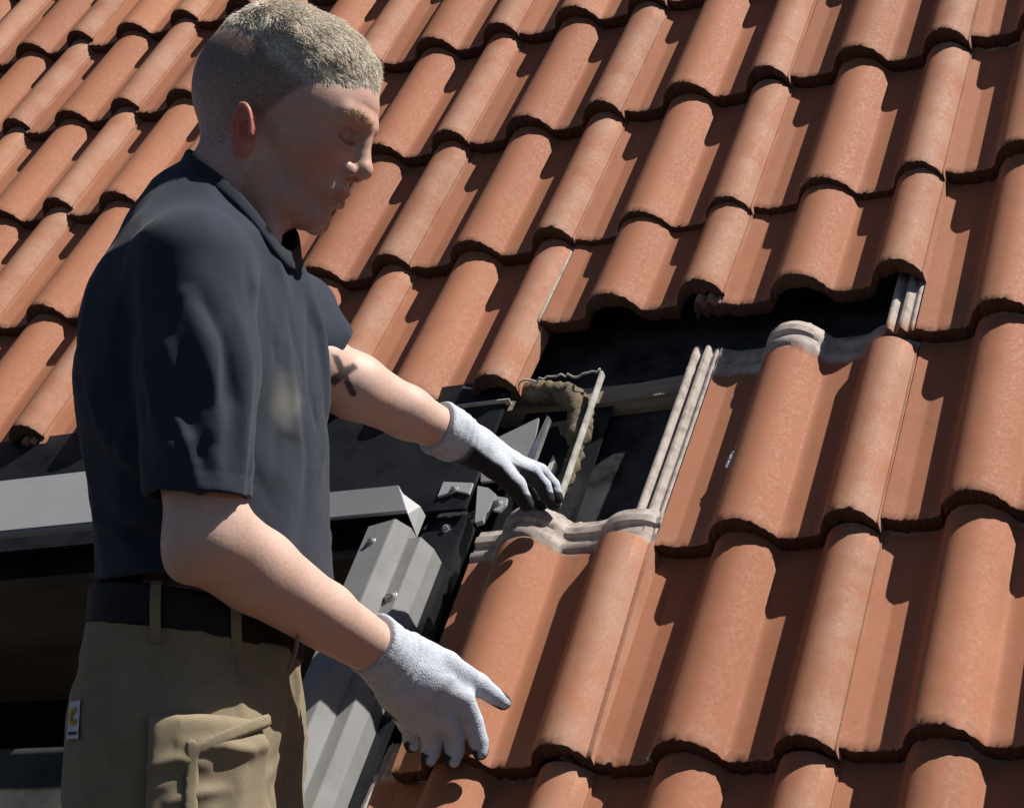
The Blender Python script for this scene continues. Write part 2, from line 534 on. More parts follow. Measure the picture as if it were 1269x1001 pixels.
# screws: washer and head
def screw(u, v, n, r=0.0055):
    bm = bmesh.new()
    for rr, h0, h1 in ((r * 1.25, 0, 0.0012), (r * 0.8, 0.0012, 0.0042)):
        g_ = bmesh.ops.create_cone(bm, cap_ends=True, segments=12, radius1=rr, radius2=rr * 0.9, depth=h1 - h0)
        bmesh.ops.translate(bm, verts=g_['verts'], vec=(0, 0, (h0 + h1) / 2))
    for k_ in range(3):
        a = k_ * math.pi / 3
    g_ = bmesh.ops.create_cube(bm, size=1)
    for q in g_['verts']:
        q.co = Vector((q.co.x * r * 1.1, q.co.y * r * 0.25, q.co.z * 0.001 + 0.0045))
    bmesh.ops.translate(bm, verts=bm.verts, vec=(u, v, n))
    return wpart(bm_obj('screw', bm, M['screw']))
screw(-0.774, 0.322, 0.0315)
screw(-0.7315, 0.247, 0.0042, 0.0075)
screw(-0.726, 0.414, -0.046, 0.006)
screw(-0.726, 0.4725, -0.030, 0.005)
screw(-0.655, 0.447, -0.040, 0.005)
# opening linings (reveals) going into the house
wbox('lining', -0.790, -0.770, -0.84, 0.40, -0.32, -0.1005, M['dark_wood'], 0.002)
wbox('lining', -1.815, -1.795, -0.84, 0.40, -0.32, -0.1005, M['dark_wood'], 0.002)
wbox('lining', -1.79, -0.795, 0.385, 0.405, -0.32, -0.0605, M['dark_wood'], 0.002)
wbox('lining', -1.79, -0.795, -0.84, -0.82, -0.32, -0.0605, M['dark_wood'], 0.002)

# ------------------------------------------------------------------ attic room behind the window and the ground
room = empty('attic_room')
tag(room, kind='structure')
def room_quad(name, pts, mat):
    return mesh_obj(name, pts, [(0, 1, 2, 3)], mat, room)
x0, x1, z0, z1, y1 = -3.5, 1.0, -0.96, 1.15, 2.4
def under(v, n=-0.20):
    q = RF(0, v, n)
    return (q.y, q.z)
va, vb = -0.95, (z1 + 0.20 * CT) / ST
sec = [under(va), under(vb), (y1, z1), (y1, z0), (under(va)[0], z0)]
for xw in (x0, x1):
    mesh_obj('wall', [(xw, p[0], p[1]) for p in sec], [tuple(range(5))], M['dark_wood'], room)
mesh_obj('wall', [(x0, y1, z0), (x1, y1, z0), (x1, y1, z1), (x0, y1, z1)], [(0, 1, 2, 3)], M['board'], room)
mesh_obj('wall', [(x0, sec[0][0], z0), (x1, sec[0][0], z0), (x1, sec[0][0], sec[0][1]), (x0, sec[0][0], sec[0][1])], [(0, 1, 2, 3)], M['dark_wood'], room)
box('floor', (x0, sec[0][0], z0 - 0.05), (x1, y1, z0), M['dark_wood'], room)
nb = int((y1 - sec[1][0]) / 0.2)
for i in range(nb):
    ya = sec[1][0] + i * (y1 - sec[1][0]) / nb
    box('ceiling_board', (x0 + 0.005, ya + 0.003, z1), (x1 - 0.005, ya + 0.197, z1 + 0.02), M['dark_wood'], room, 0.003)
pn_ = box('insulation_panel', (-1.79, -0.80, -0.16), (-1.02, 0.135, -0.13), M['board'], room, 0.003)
pn_.matrix_world = ROOF_M
# bird droppings on the tiles
def dropping(u, v, n, pts, seed):
    rs = np.random.RandomState(seed)
    bm = bmesh.new()
    for (a, b, r) in pts:
        g_ = bmesh.ops.create_icosphere(bm, subdivisions=2, radius=r)
        for q in g_['verts']:
            q.co = Vector((q.co.x * (1 + 0.3 * rs.randn()) * 0.6 + a, q.co.y * (1 + 0.2 * rs.randn()) + b, q.co.z * 0.22))
    bmesh.ops.translate(bm, verts=bm.verts, vec=(u, v, n))
    o = bm_obj('bird_dropping', bm, M['dropping'], roof, True)
    o.matrix_world = ROOF_M
M['dropping'] = simple('bird_dropping', (0.50, 0.51, 0.52), 0.9, 0.2, 0.25, 120, 0.4, 400)
dropping(-0.3205, 0.474, -0.0248, [(0, 0, 0.0080), (0.0015, 0.008, 0.0062), (-0.003, -0.009, 0.0060), (0.0035, 0.020, 0.0045), (-0.004, -0.015, 0.004)], 1)
dropping(-0.3245, 1.050, -0.0255, [(0, 0, 0.005), (0.006, 0.003, 0.0035)], 2)
dropping(-0.3290, 0.010, -0.0335, [(0, 0, 0.004), (-0.002, -0.007, 0.0035)], 3)
gr = mesh_obj('ground', [(-250, -250, -4.6), (250, -250, -4.6), (250, 250, -4.6), (-250, 250, -4.6)], [(0, 1, 2, 3)], simple('dark_gravel', (0.035, 0.032, 0.027), 0.95, 0.1, 0.3, 3, 0.3, 8))
tag(gr, kind='structure')

# ------------------------------------------------------------------ implicit surfaces (for the person)
def smin(a, b, k):
    h = np.clip(0.5 + 0.5 * (b - a) / k, 0, 1)
    return b * (1 - h) + a * h - k * h * (1 - h)
def smax(a, b, k):
    return -smin(-a, -b, k)
def ell(p, c, r):
    q = p - np.array(c, np.float32)
    r = np.array(r, np.float32)
    k0 = np.linalg.norm(q / r, axis=1)
    k1 = np.linalg.norm(q / (r * r), axis=1) + 1e-9
    return k0 * (k0 - 1) / k1
def cap(p, a, b, r1, r2=None):
    a = np.array(a, np.float32)
    b = np.array(b, np.float32)
    r2 = r1 if r2 is None else r2
    ab = b - a
    t = np.clip((p - a) @ ab / (ab @ ab + 1e-12), 0, 1)
    return np.linalg.norm(p - a - t[:, None] * ab, axis=1) - (r1 + (r2 - r1) * t)
def chain(p, pts, rad, k=0.0):
    d = None
    for i in range(len(pts) - 1):
        e = cap(p, pts[i], pts[i + 1], rad[i], rad[i + 1])
        d = e if d is None else (np.minimum(d, e) if k == 0 else smin(d, e, k))
    return d
def line_d(p, pts):
    d = None
    for i in range(len(pts) - 1):
        e = cap(p, pts[i], pts[i + 1], 0.0)
        d = e if d is None else np.minimum(d, e)
    return d
def fold(p, pts, wd, amp):
    """a soft ridge (or valley) along a polyline, dying out towards its ends"""
    L = [0.0]
    for i in range(len(pts) - 1):
        L.append(L[-1] + math.dist(pts[i], pts[i + 1]))
    best = np.full(len(p), 1e9, np.float32)
    tt = np.zeros(len(p), np.float32)
    for i in range(len(pts) - 1):
        a = np.array(pts[i], np.float32)
        ab = np.array(pts[i + 1], np.float32) - a
        t = np.clip((p - a) @ ab / (ab @ ab), 0, 1)
        d = np.linalg.norm(p - a - t[:, None] * ab, axis=1)
        m = d < best
        best = np.where(m, d, best)
        tt = np.where(m, (L[i] + t * (L[i + 1] - L[i])) / L[-1], tt)
    return amp * np.exp(-(best / wd) ** 2) * np.sqrt(np.clip(np.sin(math.pi * np.clip(tt, 0, 1)), 0, 1))
def mirror(p):
    q = p.copy()
    q[:, 1] = -np.abs(q[:, 1])
    return q
_rs = np.random.RandomState(21)
_WD = _rs.randn(24, 3)
_WD /= np.linalg.norm(_WD, axis=1)[:, None]
_WP = _rs.rand(24) * 6.28
def wave(p, scale, n=8, off=0):
    s = 0
    for i in range(n):
        j = (i + off) % 24
        s = s + np.sin(p @ (_WD[j] * scale * (0.7 + 0.06 * i)).astype(np.float32) * 6.28 + _WP[j])
    return s / n

def polygonize(f, lo, hi, h):
    """surface nets over a sparse block grid"""
    lo = np.array(lo, np.float32)
    n = np.ceil((np.array(hi) - lo) / h).astype(int) + 1
    B = 8
    nb = -(-n // B)
    n = nb * B
    ax = [(np.arange(nb[i]) * B + (B - 1) / 2) * h + lo[i] for i in range(3)]
    cc = np.stack(np.meshgrid(*ax, indexing='ij'), -1).reshape(-1, 3).astype(np.float32)
    cd = f(cc)
    D = np.repeat(np.repeat(np.repeat(cd.reshape(nb), B, 0), B, 1), B, 2).astype(np.float32)
    near = np.abs(cd) < B * h * 1.35
    idx = np.argwhere(near.reshape(nb))
    loc = np.stack(np.meshgrid(*[np.arange(B)] * 3, indexing='ij'), -1).reshape(-1, 3)
    CH = 400
    for s in range(0, len(idx), CH):
        g = (idx[s:s + CH, None, :] * B + loc[None]).reshape(-1, 3)
        D[g[:, 0], g[:, 1], g[:, 2]] = f((g * h + lo).astype(np.float32))
    S = D < 0
    cs = np.zeros(np.array(S.shape) - 1, np.int8)
    for dx in (0, 1):
        for dy in (0, 1):
            for dz in (0, 1):
                cs += S[dx:S.shape[0] - 1 + dx, dy:S.shape[1] - 1 + dy, dz:S.shape[2] - 1 + dz]
    cell = np.argwhere((cs > 0) & (cs < 8))
    vid = -np.ones(cs.shape, np.int32)
    vid[cell[:, 0], cell[:, 1], cell[:, 2]] = np.arange(len(cell))
    acc = np.zeros((len(cell), 3))
    cnt = np.zeros(len(cell))
    crn = [np.array(((i >> 2) & 1, (i >> 1) & 1, i & 1)) for i in range(8)]
    cv = [D[cell[:, 0] + c[0], cell[:, 1] + c[1], cell[:, 2] + c[2]] for c in crn]
    for i in range(8):
        for j in range(i + 1, 8):
            if np.abs(crn[i] - crn[j]).sum() != 1:
                continue
            m = (cv[i] < 0) != (cv[j] < 0)
            t = np.where(m, cv[i] / np.where(m, cv[i] - cv[j], 1), 0)
            acc += np.where(m[:, None], crn[i] + t[:, None] * (crn[j] - crn[i]), 0)
            cnt += m
    V = (cell + acc / cnt[:, None]) * h + lo
    F = []
    for a in range(3):
        b, c = (a + 1) % 3, (a + 2) % 3
        sl0 = [slice(1, -1)] * 3
        sl1 = [slice(1, -1)] * 3
        sl0[a] = slice(0, -1)
        sl1[a] = slice(1, None)
        x = S[tuple(sl0)] != S[tuple(sl1)]
        e = np.argwhere(x)
        off = np.ones(3, int)
        off[a] = 0
        e = e + off
        inside = S[e[:, 0], e[:, 1], e[:, 2]]
        eb = np.zeros(3, int); eb[b] = 1
        ec = np.zeros(3, int); ec[c] = 1
        q = [e - eb - ec, e - ec, e, e - eb]
        q = np.stack([vid[k[:, 0], k[:, 1], k[:, 2]] for k in q], 1)
        q = np.where(inside[:, None], q, q[:, ::-1])
        F.append(q[(q >= 0).all(1)])
    F = np.concatenate(F)
    return V, F
def relax(V, F, it=1, lam=0.5):
    for _ in range(it):
        s = np.zeros_like(V)
        c = np.zeros(len(V))
        for k in range(4):
            for m in (1, 3):
                np.add.at(s, F[:, k], V[F[:, (k + m) % 4]])
                np.add.at(c, F[:, k], 1)
        V = V + lam * (s / np.maximum(c, 1)[:, None] - V)
    return V
def sdf_obj(name, V, F, mat, parent, col=None, extra=None):
    me = bpy.data.meshes.new(name)
    me.vertices.add(len(V))
    me.vertices.foreach_set('co', V.astype(np.float32).ravel())
    me.loops.add(len(F) * 4)
    me.loops.foreach_set('vertex_index', F.astype(np.int32).ravel())
    me.polygons.add(len(F))
    me.polygons.foreach_set('loop_start', np.arange(0, len(F) * 4, 4, dtype=np.int32))
    me.polygons.foreach_set('loop_total', np.full(len(F), 4, np.int32))
    me.polygons.foreach_set('use_smooth', np.ones(len(F), bool))
    me.update(calc_edges=True)
    me.validate()
    if col is not None:
        at = me.color_attributes.new('tint', 'FLOAT_COLOR', 'POINT')
        at.data.foreach_set('color', np.c_[col, np.ones(len(col))].astype(np.float32).ravel())
    if extra is not None:
        at = me.color_attributes.new('mask', 'FLOAT_COLOR', 'POINT')
        at.data.foreach_set('color', np.c_[extra, extra, extra, np.ones(len(extra))].astype(np.float32).ravel())
    me.materials.append(mat)
    o = bpy.data.objects.new(name, me)
    COL.objects.link(o)
    o.parent = parent
    return o
def grad_dir(f, V, e=0.002):
    V = V.astype(np.float32)
    g = np.stack([f((V + np.eye(3, dtype=np.float32)[i] * e).astype(np.float32)) - f((V - np.eye(3, dtype=np.float32)[i] * e).astype(np.float32)) for i in range(3)], 1)
    return g / np.maximum(np.linalg.norm(g, axis=1), 1e-9)[:, None]
def crumple(V, seeds, rs, wd, amp, length, flow, jitter=0.35, f=None):
    """many small random creases running with a flow field: outward displacement per vertex"""
    out = np.zeros(len(V), np.float32)
    nrm_ = grad_dir(f, np.array(seeds))
    for i, c in enumerate(seeds):
        near = np.where(np.linalg.norm(V - c, axis=1) < length * 0.75)[0]
        if len(near) == 0:
            continue
        d = flow(c) + jitter * rs.randn(3)
        d -= nrm_[i] * (d @ nrm_[i])
        d /= np.linalg.norm(d)
        b = 0.22 * length * rs.randn(3)
        b -= nrm_[i] * (b @ nrm_[i])
        sag = -0.10 * length * nrm_[i]
        L_ = length * (0.6 + 0.6 * rs.rand())
        pts = [tuple(c - d * L_ / 2 + sag), tuple(c + b * 0.4), tuple(c + d * L_ / 2 + sag)]
        out[near] += fold(V[near].astype(np.float32), pts, wd * (0.7 + 0.7 * rs.rand()), amp * (0.5 + rs.rand()) * (1 if rs.rand() < 0.55 else -1))
    return out

# ------------------------------------------------------------------ the person
PM = Matrix(((0.89098477, -0.4540332, 0, -0.79604821), (0.4540332, 0.89098477, 0, -0.2034097), (0, 0, 1, 0.01875173), (0, 0, 0, 1)))
person = empty('person', PM)
tag(person, 'man in dark t-shirt and khaki work trousers leaning over the roof tiles', 'person')

HO = np.array([0.11375, -0.12377, 0.64947], np.float32)
HR = np.array([[0.8936, 0.2484, 0.3739], [-0.1899, 0.9639, -0.1863], [-0.4067, 0.0955, 0.9085]], np.float32)
def to_head(p):
    return (p - HO) @ HR
def scalp_masks(h):
    ay = np.abs(h[:, 1])
    x, z = h[:, 0], h[:, 2]
    # hairline: front, temple, in front of the ear, nape
    line = np.interp(x, [-0.20, -0.075, -0.045, -0.034, -0.012, -0.002, 0.010, 0.028, 0.045, 0.060, 0.075, 0.085], [-0.055, -0.050, -0.042, 0.014, 0.004, 0.020, 0.038, 0.060, 0.064, 0.076, 0.088, 0.096])
    jig = 0.006 * wave(h, 26, 8, 6) + 0.004 * wave(h, 60, 8, 2)
    hair = sstep(z - line + (0.5 + 0.9 * sstep(x, 0.02, 0.05)) * jig, -0.004, 0.010)
    topl = np.interp(x, [-0.16, -0.127, -0.087, -0.042, 0.0, 0.027, 0.05, 0.08], [0.095, 0.088, 0.098, 0.086, 0.070, 0.060, 0.064, 0.080])
    top = sstep(z - topl + 1.3 * jig, -0.010, 0.014) * hair
    return hair, top
def ear_sdf(h):
    # near and far ear (mirrored): outer shell, rim, bowl, lobe
    q = h - np.array((-0.0200, -0.0765, -0.0105), np.float32)
    a = R(-24)
    e1 = q[:, 0] * math.cos(a) - q[:, 2] * math.sin(a)
    e3 = q[:, 0] * math.sin(a) + q[:, 2] * math.cos(a)
    b = R(20)                                       # stands off the skull at the back
    e2 = -q[:, 1]
    t1 = e1 * math.cos(b) + e2 * math.sin(b)
    t2 = -e1 * math.sin(b) * -1 * -1 + e2 * math.cos(b)
    e1, e2 = t1, t2
    E = np.stack([e1, e2, e3], 1).astype(np.float32)
    d = ell(E, (0, 0.0, 0), (0.0150, 0.0060, 0.0265))
    rr = (np.sqrt((e1 / 0.0135) ** 2 + (e3 / 0.0250) ** 2) - 1) * 0.0165
    rim = np.sqrt(rr ** 2 + (e2 - 0.0065) ** 2) - 0.0033
    rim = np.where((e3 < -0.012) & (e1 > -0.004), rim + 0.004, rim)
    d = smin(d, rim, 0.004)
    anti = cap(E, (-0.005, 0.006, 0.012), (-0.0055, 0.007, -0.008), 0.003)
    d = smin(d, anti, 0.004)
    d = smin(d, ell(E, (0.001, 0.003, -0.0235), (0.0070, 0.0045, 0.0075)), 0.004)
    d = smax(d, -ell(E, (0.0030, 0.0095, -0.002), (0.0070, 0.0105, 0.0115)), 0.002)
    d = smax(d, -chain(E, [(-0.0065, 0.0085, 0.014), (-0.0098, 0.0085, 0.002), (-0.008, 0.0085, -0.010)], [0.0022, 0.0020, 0.0014]), 0.002)
    d = smin(d, ell(E, (0.0115, 0.0045, -0.002), (0.0035, 0.0040, 0.0055)), 0.003)
    return d
def head_sdf(h):
    m = mirror(h)
    d = ell(h, (-0.030, 0, 0.050), (0.111, 0.0775, 0.0955))
    d = smin(d, ell(h, (0.026, 0, 0.044), (0.056, 0.0675, 0.060)), 0.02)
    d = smin(d, ell(h, (0.027, 0, -0.008), (0.0545, 0.0525, 0.072)), 0.02)
    d = smin(d, chain(m, [(-0.012, -0.050, -0.028), (-0.004, -0.050, -0.050), (0.032, -0.036, -0.068), (0.062, -0.012, -0.074)], [0.019, 0.019, 0.016, 0.0135], 0.01), 0.018)
    d = smin(d, cap(m, (0.050, -0.036, 0.000), (0.018, -0.052, 0.000), 0.0140, 0.010), 0.022)      # cheekbone
    d = smin(d, cap(m, (0.0800, -0.008, 0.0475), (0.066, -0.040, 0.0490), 0.0112, 0.0095), 0.009)    # brow
    d = smax(d, -ell(m, (0.0885, -0.0265, 0.0285), (0.015, 0.0165, 0.0115)), 0.013)                 # socket
    d = smin(d, ell(m, (0.0640, -0.0275, 0.0275), (0.0128, 0.0125, 0.0125)), 0.004)                # lid over the eye
    d = smin(d, chain(m, [(0.0775, -0.016, 0.0195), (0.0768, -0.030, 0.0165), (0.0690, -0.040, 0.0185)], [0.0016, 0.0022, 0.0006]), 0.003)
    d = smax(d, -chain(m, [(0.0800, -0.017, 0.0220), (0.0800, -0.030, 0.0192), (0.0715, -0.044, 0.0225)], [0.0010, 0.0013, 0.0008]), 0.002)
    d = smax(d, -chain(m, [(0.0800, -0.018, 0.0375), (0.0795, -0.030, 0.0390), (0.0715, -0.044, 0.0360)], [0.0010, 0.0014, 0.0008]), 0.003)
    d = smin(d, chain(h, [(0.0775, 0, 0.044), (0.0845, 0, 0.028), (0.0945, 0, 0.004)], [0.0085, 0.0078, 0.0098], 0.005), 0.009)
    d = smin(d, ell(h, (0.0962, 0, -0.0015), (0.0112, 0.0108, 0.0100)), 0.007)
    d = smin(d, ell(m, (0.0845, -0.0130, -0.0075), (0.0105, 0.0062, 0.0080)), 0.005)               # nostril wing
    d = smax(d, -ell(m, (0.0905, -0.0060, -0.0145), (0.0055, 0.0030, 0.0045)), 0.003)
    d = smax(d, -cap(m, (0.0885, -0.0195, -0.004), (0.0790, -0.0275, -0.029), 0.0020, 0.0016), 0.006)   # fold beside the nose
    d = smin(d, ell(h, (0.072, 0, -0.034), (0.0145, 0.024, 0.020)), 0.010)                         # muzzle
    d = smin(d, chain(m, [(0.0850, 0, -0.0315), (0.0840, -0.008, -0.0310), (0.0755, -0.0220, -0.0375)], [0.0042, 0.0045, 0.0020], 0.003), 0.004)
    d = smin(d, chain(m, [(0.0845, 0, -0.0455), (0.0825, -0.009, -0.0450), (0.0745, -0.0210, -0.0395)], [0.0050, 0.0048, 0.0020], 0.003), 0.004)
    d = smax(d, -chain(m, [(0.0905, 0, -0.0385), (0.0875, -0.010, -0.0382), (0.0770, -0.0245, -0.0392)], [0.0013, 0.0013, 0.0010]), 0.0025)
    d = smin(d, ell(h, (0.0640, 0, -0.0690), (0.0155, 0.019, 0.0150)), 0.012)                      # chin
    d = smin(d, ear_sdf(m), 0.004)
    topl_ = np.interp(h[:, 0], [-0.16, -0.127, -0.087, -0.042, 0.0, 0.027, 0.05, 0.08], [0.095, 0.088, 0.098, 0.086, 0.070, 0.062, 0.072, 0.090])
    tpm = sstep(h[:, 2] - topl_, 0.0, 0.045)
    d = d - 0.0080 * tpm * (1 + 0.35 * wave(h, 30, 8, 3))
    # brow furrows
    d = d + 0.0008 * np.exp(-((h[:, 2] - 0.066) / 0.0022) ** 2) * (h[:, 0] > 0.05) * (np.abs(h[:, 1]) < 0.03)
    return d
def head_inv(q):
    return HO + HR @ np.array(q, np.float32)

N_SH = (0.032, -0.258, 0.452)
N_EL = (0.052, -0.250, 0.174)
N_WR = (0.211, -0.030, 0.090)
F_SH = (0.105, 0.030, 0.490)
F_EL = (0.1365, -0.003, 0.4172)
F_WR = (0.2805, 0.12, 0.3701)
def lerp3(a, b, t):
    return tuple(a[i] + (b[i] - a[i]) * t for i in range(3))
def body_sdf(p):
    h = to_head(p)
    near_head = np.abs(h).max(1) < 0.24
    d = np.full(len(p), 1.0, np.float32)
    far_d = np.linalg.norm(h - np.array((-0.02, 0, 0.03)), axis=1) - 0.16
    d[:] = np.maximum(far_d, 0.02)
    if near_head.any():
        d[near_head] = head_sdf(h[near_head])
    # neck with the two strap muscles
    d = smin(d, chain(p, [head_inv((-0.040, 0, -0.005)), (0.050, -0.118, 0.585), (0.030, -0.105, 0.500)], [0.058, 0.059, 0.066], 0.02), 0.018)
    d = smin(d, cap(p, head_inv((-0.018, -0.060, -0.030)), (0.100, -0.150, 0.525), 0.013, 0.011), 0.014)
    d = smin(d, cap(p, head_inv((0.035, 0.0, -0.055)), (0.090, -0.140, 0.545), 0.020, 0.018), 0.016)
    # trunk (inside the clothes)
    d = smin(d, ell(p, (0.02, -0.10, 0.36), (0.09, 0.12, 0.17)), 0.05)
    d = smin(d, ell(p, (0.02, -0.06, 0.10), (0.065, 0.09, 0.16)), 0.06)
    d = smin(d, chain(p, [(0.02, -0.10, 0.46), N_SH], [0.045, 0.042]), 0.03)
    d = smin(d, chain(p, [(0.04, -0.08, 0.46), F_SH], [0.042, 0.036]), 0.03)
    # near arm
    arm = chain(p, [N_SH, lerp3(N_SH, N_EL, 0.55), N_EL], [0.042, 0.040, 0.040], 0.01)
    arm = smin(arm, ell(p, (0.050, -0.264, 0.255), (0.042, 0.040, 0.065)), 0.02)
    fa = chain(p, [N_EL, lerp3(N_EL, N_WR, 0.30), lerp3(N_EL, N_WR, 0.70), N_WR], [0.039, 0.0415, 0.0325, 0.0270], 0.012)
    fa = smin(fa, cap(p, (0.075, -0.252, 0.186), lerp3(N_EL, N_WR, 0.52), 0.026, 0.022), 0.018)     # outer forearm muscle
    fa = smin(fa, ell(p, (0.033, -0.244, 0.152), (0.022, 0.022, 0.024)), 0.016)                     # elbow
    fa = smin(fa, cap(p, (0.036, -0.243, 0.148), (0.198, -0.042, 0.070), 0.016, 0.010), 0.016)
    arm = smin(arm, fa, 0.016)
    d = smin(d, arm, 0.012)
    # far arm
    arm = chain(p, [F_SH, F_EL], [0.036, 0.037])
    fa = chain(p, [F_EL, lerp3(F_EL, F_WR, 0.30), lerp3(F_EL, F_WR, 0.72), F_WR], [0.036, 0.0385, 0.031, 0.0260], 0.012)
    fa = smin(fa, cap(p, (0.133, -0.015, 0.434), lerp3(F_EL, F_WR, 0.5), 0.022, 0.020), 0.018)
    d = smin(d, smin(arm, fa, 0.016), 0.012)
    # elbow and wrist creases, forearm tendons
    d = d + 0.0016 * np.exp(-(line_d(p, [(0.078, -0.285, 0.200), (0.058, -0.298, 0.182), (0.035, -0.290, 0.168)]) / 0.003) ** 2)
    d = d + 0.0012 * np.exp(-(line_d(p, [(0.060, -0.292, 0.214), (0.040, -0.298, 0.200), (0.020, -0.285, 0.190)]) / 0.003) ** 2)
    d = d - 0.0012 * np.exp(-(line_d(p, [(0.100, -0.215, 0.190), (0.150, -0.140, 0.160), (0.190, -0.080, 0.132)]) / 0.0035) ** 2)
    d = d - 0.0012 * np.exp(-(line_d(p, [(0.110, -0.232, 0.165), (0.160, -0.150, 0.130), (0.195, -0.085, 0.108)]) / 0.003) ** 2)
    # fine skin relief, veins
    d = d + 0.0004 * wave(p, 28, 8)
    return d
V, F = polygonize(body_sdf, (-0.16, -0.36, -0.10), (0.34, 0.32, 0.84), 0.0022)
def band(x, a, b):
    return sstep(x, a, b)
h = to_head(V.astype(np.float32))
skin = np.array((0.580, 0.360, 0.285)) * np.ones((len(V), 1))
def blend(c, k, w):
    return c * (1 - w[:, None]) + np.array(k) * w[:, None]
n1 = wave(V, 40, 8, 3)
n2 = wave(V, 14, 8, 9)
skin = skin * (1 + 0.06 * n1[:, None] * np.array((0.5, 1.0, 1.0))) * (1 + 0.07 * n2[:, None] * np.array((0.4, 1, 1)))
onhead = (np.abs(h).max(1) < 0.2)
mh = mirror(h.astype(np.float32))
ear_w = np.exp(-((mh[:, 0] + 0.020) / 0.020) ** 2 - ((mh[:, 1] + 0.083) / 0.008) ** 2 - ((mh[:, 2] + 0.010) / 0.030) ** 2) * onhead
skin = blend(skin, (0.62, 0.15, 0.11), np.clip(ear_w * 1.8, 0, 0.92))
ck = np.exp(-(np.linalg.norm(mh - np.array((0.058, -0.040, -0.008)), axis=1) / 0.026) ** 2)
skin = blend(skin, (0.56, 0.225, 0.165), 0.75 * ck)
ns = np.exp(-(np.linalg.norm(mh - np.array((0.095, 0, 0.0)), axis=1) / 0.018) ** 2)
skin = blend(skin, (0.58, 0.27, 0.20), 0.5 * ns)
lp = np.exp(-((h[:, 2] + 0.0385) / 0.0075) ** 4) * np.exp(-(mh[:, 1] / 0.021) ** 4) * (h[:, 0] > 0.068) * (h[:, 0] > 0.0865 + 0.3 * mh[:, 1])
skin = blend(skin, (0.40, 0.135, 0.105), 0.75 * lp)
nst = np.exp(-(np.linalg.norm(mh - np.array((0.0895, -0.0065, -0.0155)), axis=1) / 0.0045) ** 2)
skin = blend(skin, (0.10, 0.04, 0.03), 0.8 * nst)
slit = line_d(mh, [(0.0805, -0.016, 0.0215), (0.0800, -0.030, 0.0185), (0.0715, -0.0445, 0.0220)])
yz = np.stack([0 * mh[:, 0], mh[:, 1], mh[:, 2]], 1).astype(np.float32)
front = (h[:, 0] > 0.055) & onhead
slit = line_d(yz, [(0, -0.0145, 0.0225), (0, -0.022, 0.0195), (0, -0.031, 0.0190), (0, -0.040, 0.0225)])
skin = blend(skin, (0.055, 0.030, 0.024), 0.95 * np.exp(-(slit / 0.0019) ** 2) * front)
crs = line_d(yz, [(0, -0.016, 0.0330), (0, -0.028, 0.0345), (0, -0.040, 0.0310)])
skin = blend(skin, (0.26, 0.115, 0.085), 0.65 * np.exp(-(crs / 0.0018) ** 2) * front)
bag = line_d(yz, [(0, -0.018, 0.0120), (0, -0.028, 0.0085), (0, -0.038, 0.0115)])
skin = blend(skin, (0.38, 0.17, 0.13), 0.45 * np.exp(-(bag / 0.0022) ** 2) * front)
sock = np.exp(-(np.linalg.norm((mh - np.array((0.074, -0.030, 0.029))) / np.array((0.02, 0.022, 0.013)), axis=1)) ** 2)
skin = blend(skin, (0.40, 0.18, 0.135), 0.6 * sock)
hair_w, top_w = scalp_masks(h)
hair_w = hair_w * onhead
fade = sstep(h[:, 2] + 0.25 * h[:, 0], -0.065, 0.045)
skin = blend(skin, (0.185, 0.145, 0.115), 0.80 * hair_w * (0.15 + 0.85 * fade))
skin = blend(skin, (0.84, 0.77, 0.65), 0.95 * top_w * onhead)
bd = np.exp(-(np.maximum(0, np.abs(h[:, 2] + 0.065) - 0.02) / 0.012) ** 2) * (h[:, 0] > 0.0) * (np.abs(h).max(1) < 0.13)
skin = blend(skin, (0.40, 0.20, 0.13), 0.40 * bd)
fa_w = ((V[:, 2] < 0.3) & (V[:, 0] > 0.0)) | ((V[:, 0] > 0.14) & (V[:, 2] < 0.47))
skin = np.where(fa_w[:, None], blend(skin, (0.66, 0.455, 0.365), 0.75 * np.ones(len(V))), skin)
# tattoo on the far arm: an X-like dark mark
TC = np.array((0.172, 0.030, 0.404))
dv_ = V - TC
ta, tb = dv_ @ np.array((0.76, 0.30, -0.30)), dv_[:, 2] + 0.25 * dv_[:, 0]
ta = dv_[:, 0]
t1 = np.minimum(np.abs(ta + 0.55 * tb), np.abs(ta - 0.85 * tb))
tat = ((t1 < 0.0052 + 0.0015 * n1) & (np.hypot(ta, tb) < 0.0215 + 0.003 * n2) & (V[:, 1] > -0.06) & (V[:, 1] < 0.065) & (V[:, 0] > 0.13)).astype(float)
F4 = F
def vblur(w, it=1):
    for _ in range(it):
        s = np.zeros(len(w)); c = np.zeros(len(w))
        for k in range(4):
            np.add.at(s, F4[:, k], w[F4[:, (k + 1) % 4]]); np.add.at(c, F4[:, k], 1)
        w = 0.5 * w + 0.5 * s / np.maximum(c, 1)
    return w
skin = blend(skin, (0.030, 0.032, 0.033), 0.93 * np.clip(vblur(tat, 1), 0, 1))

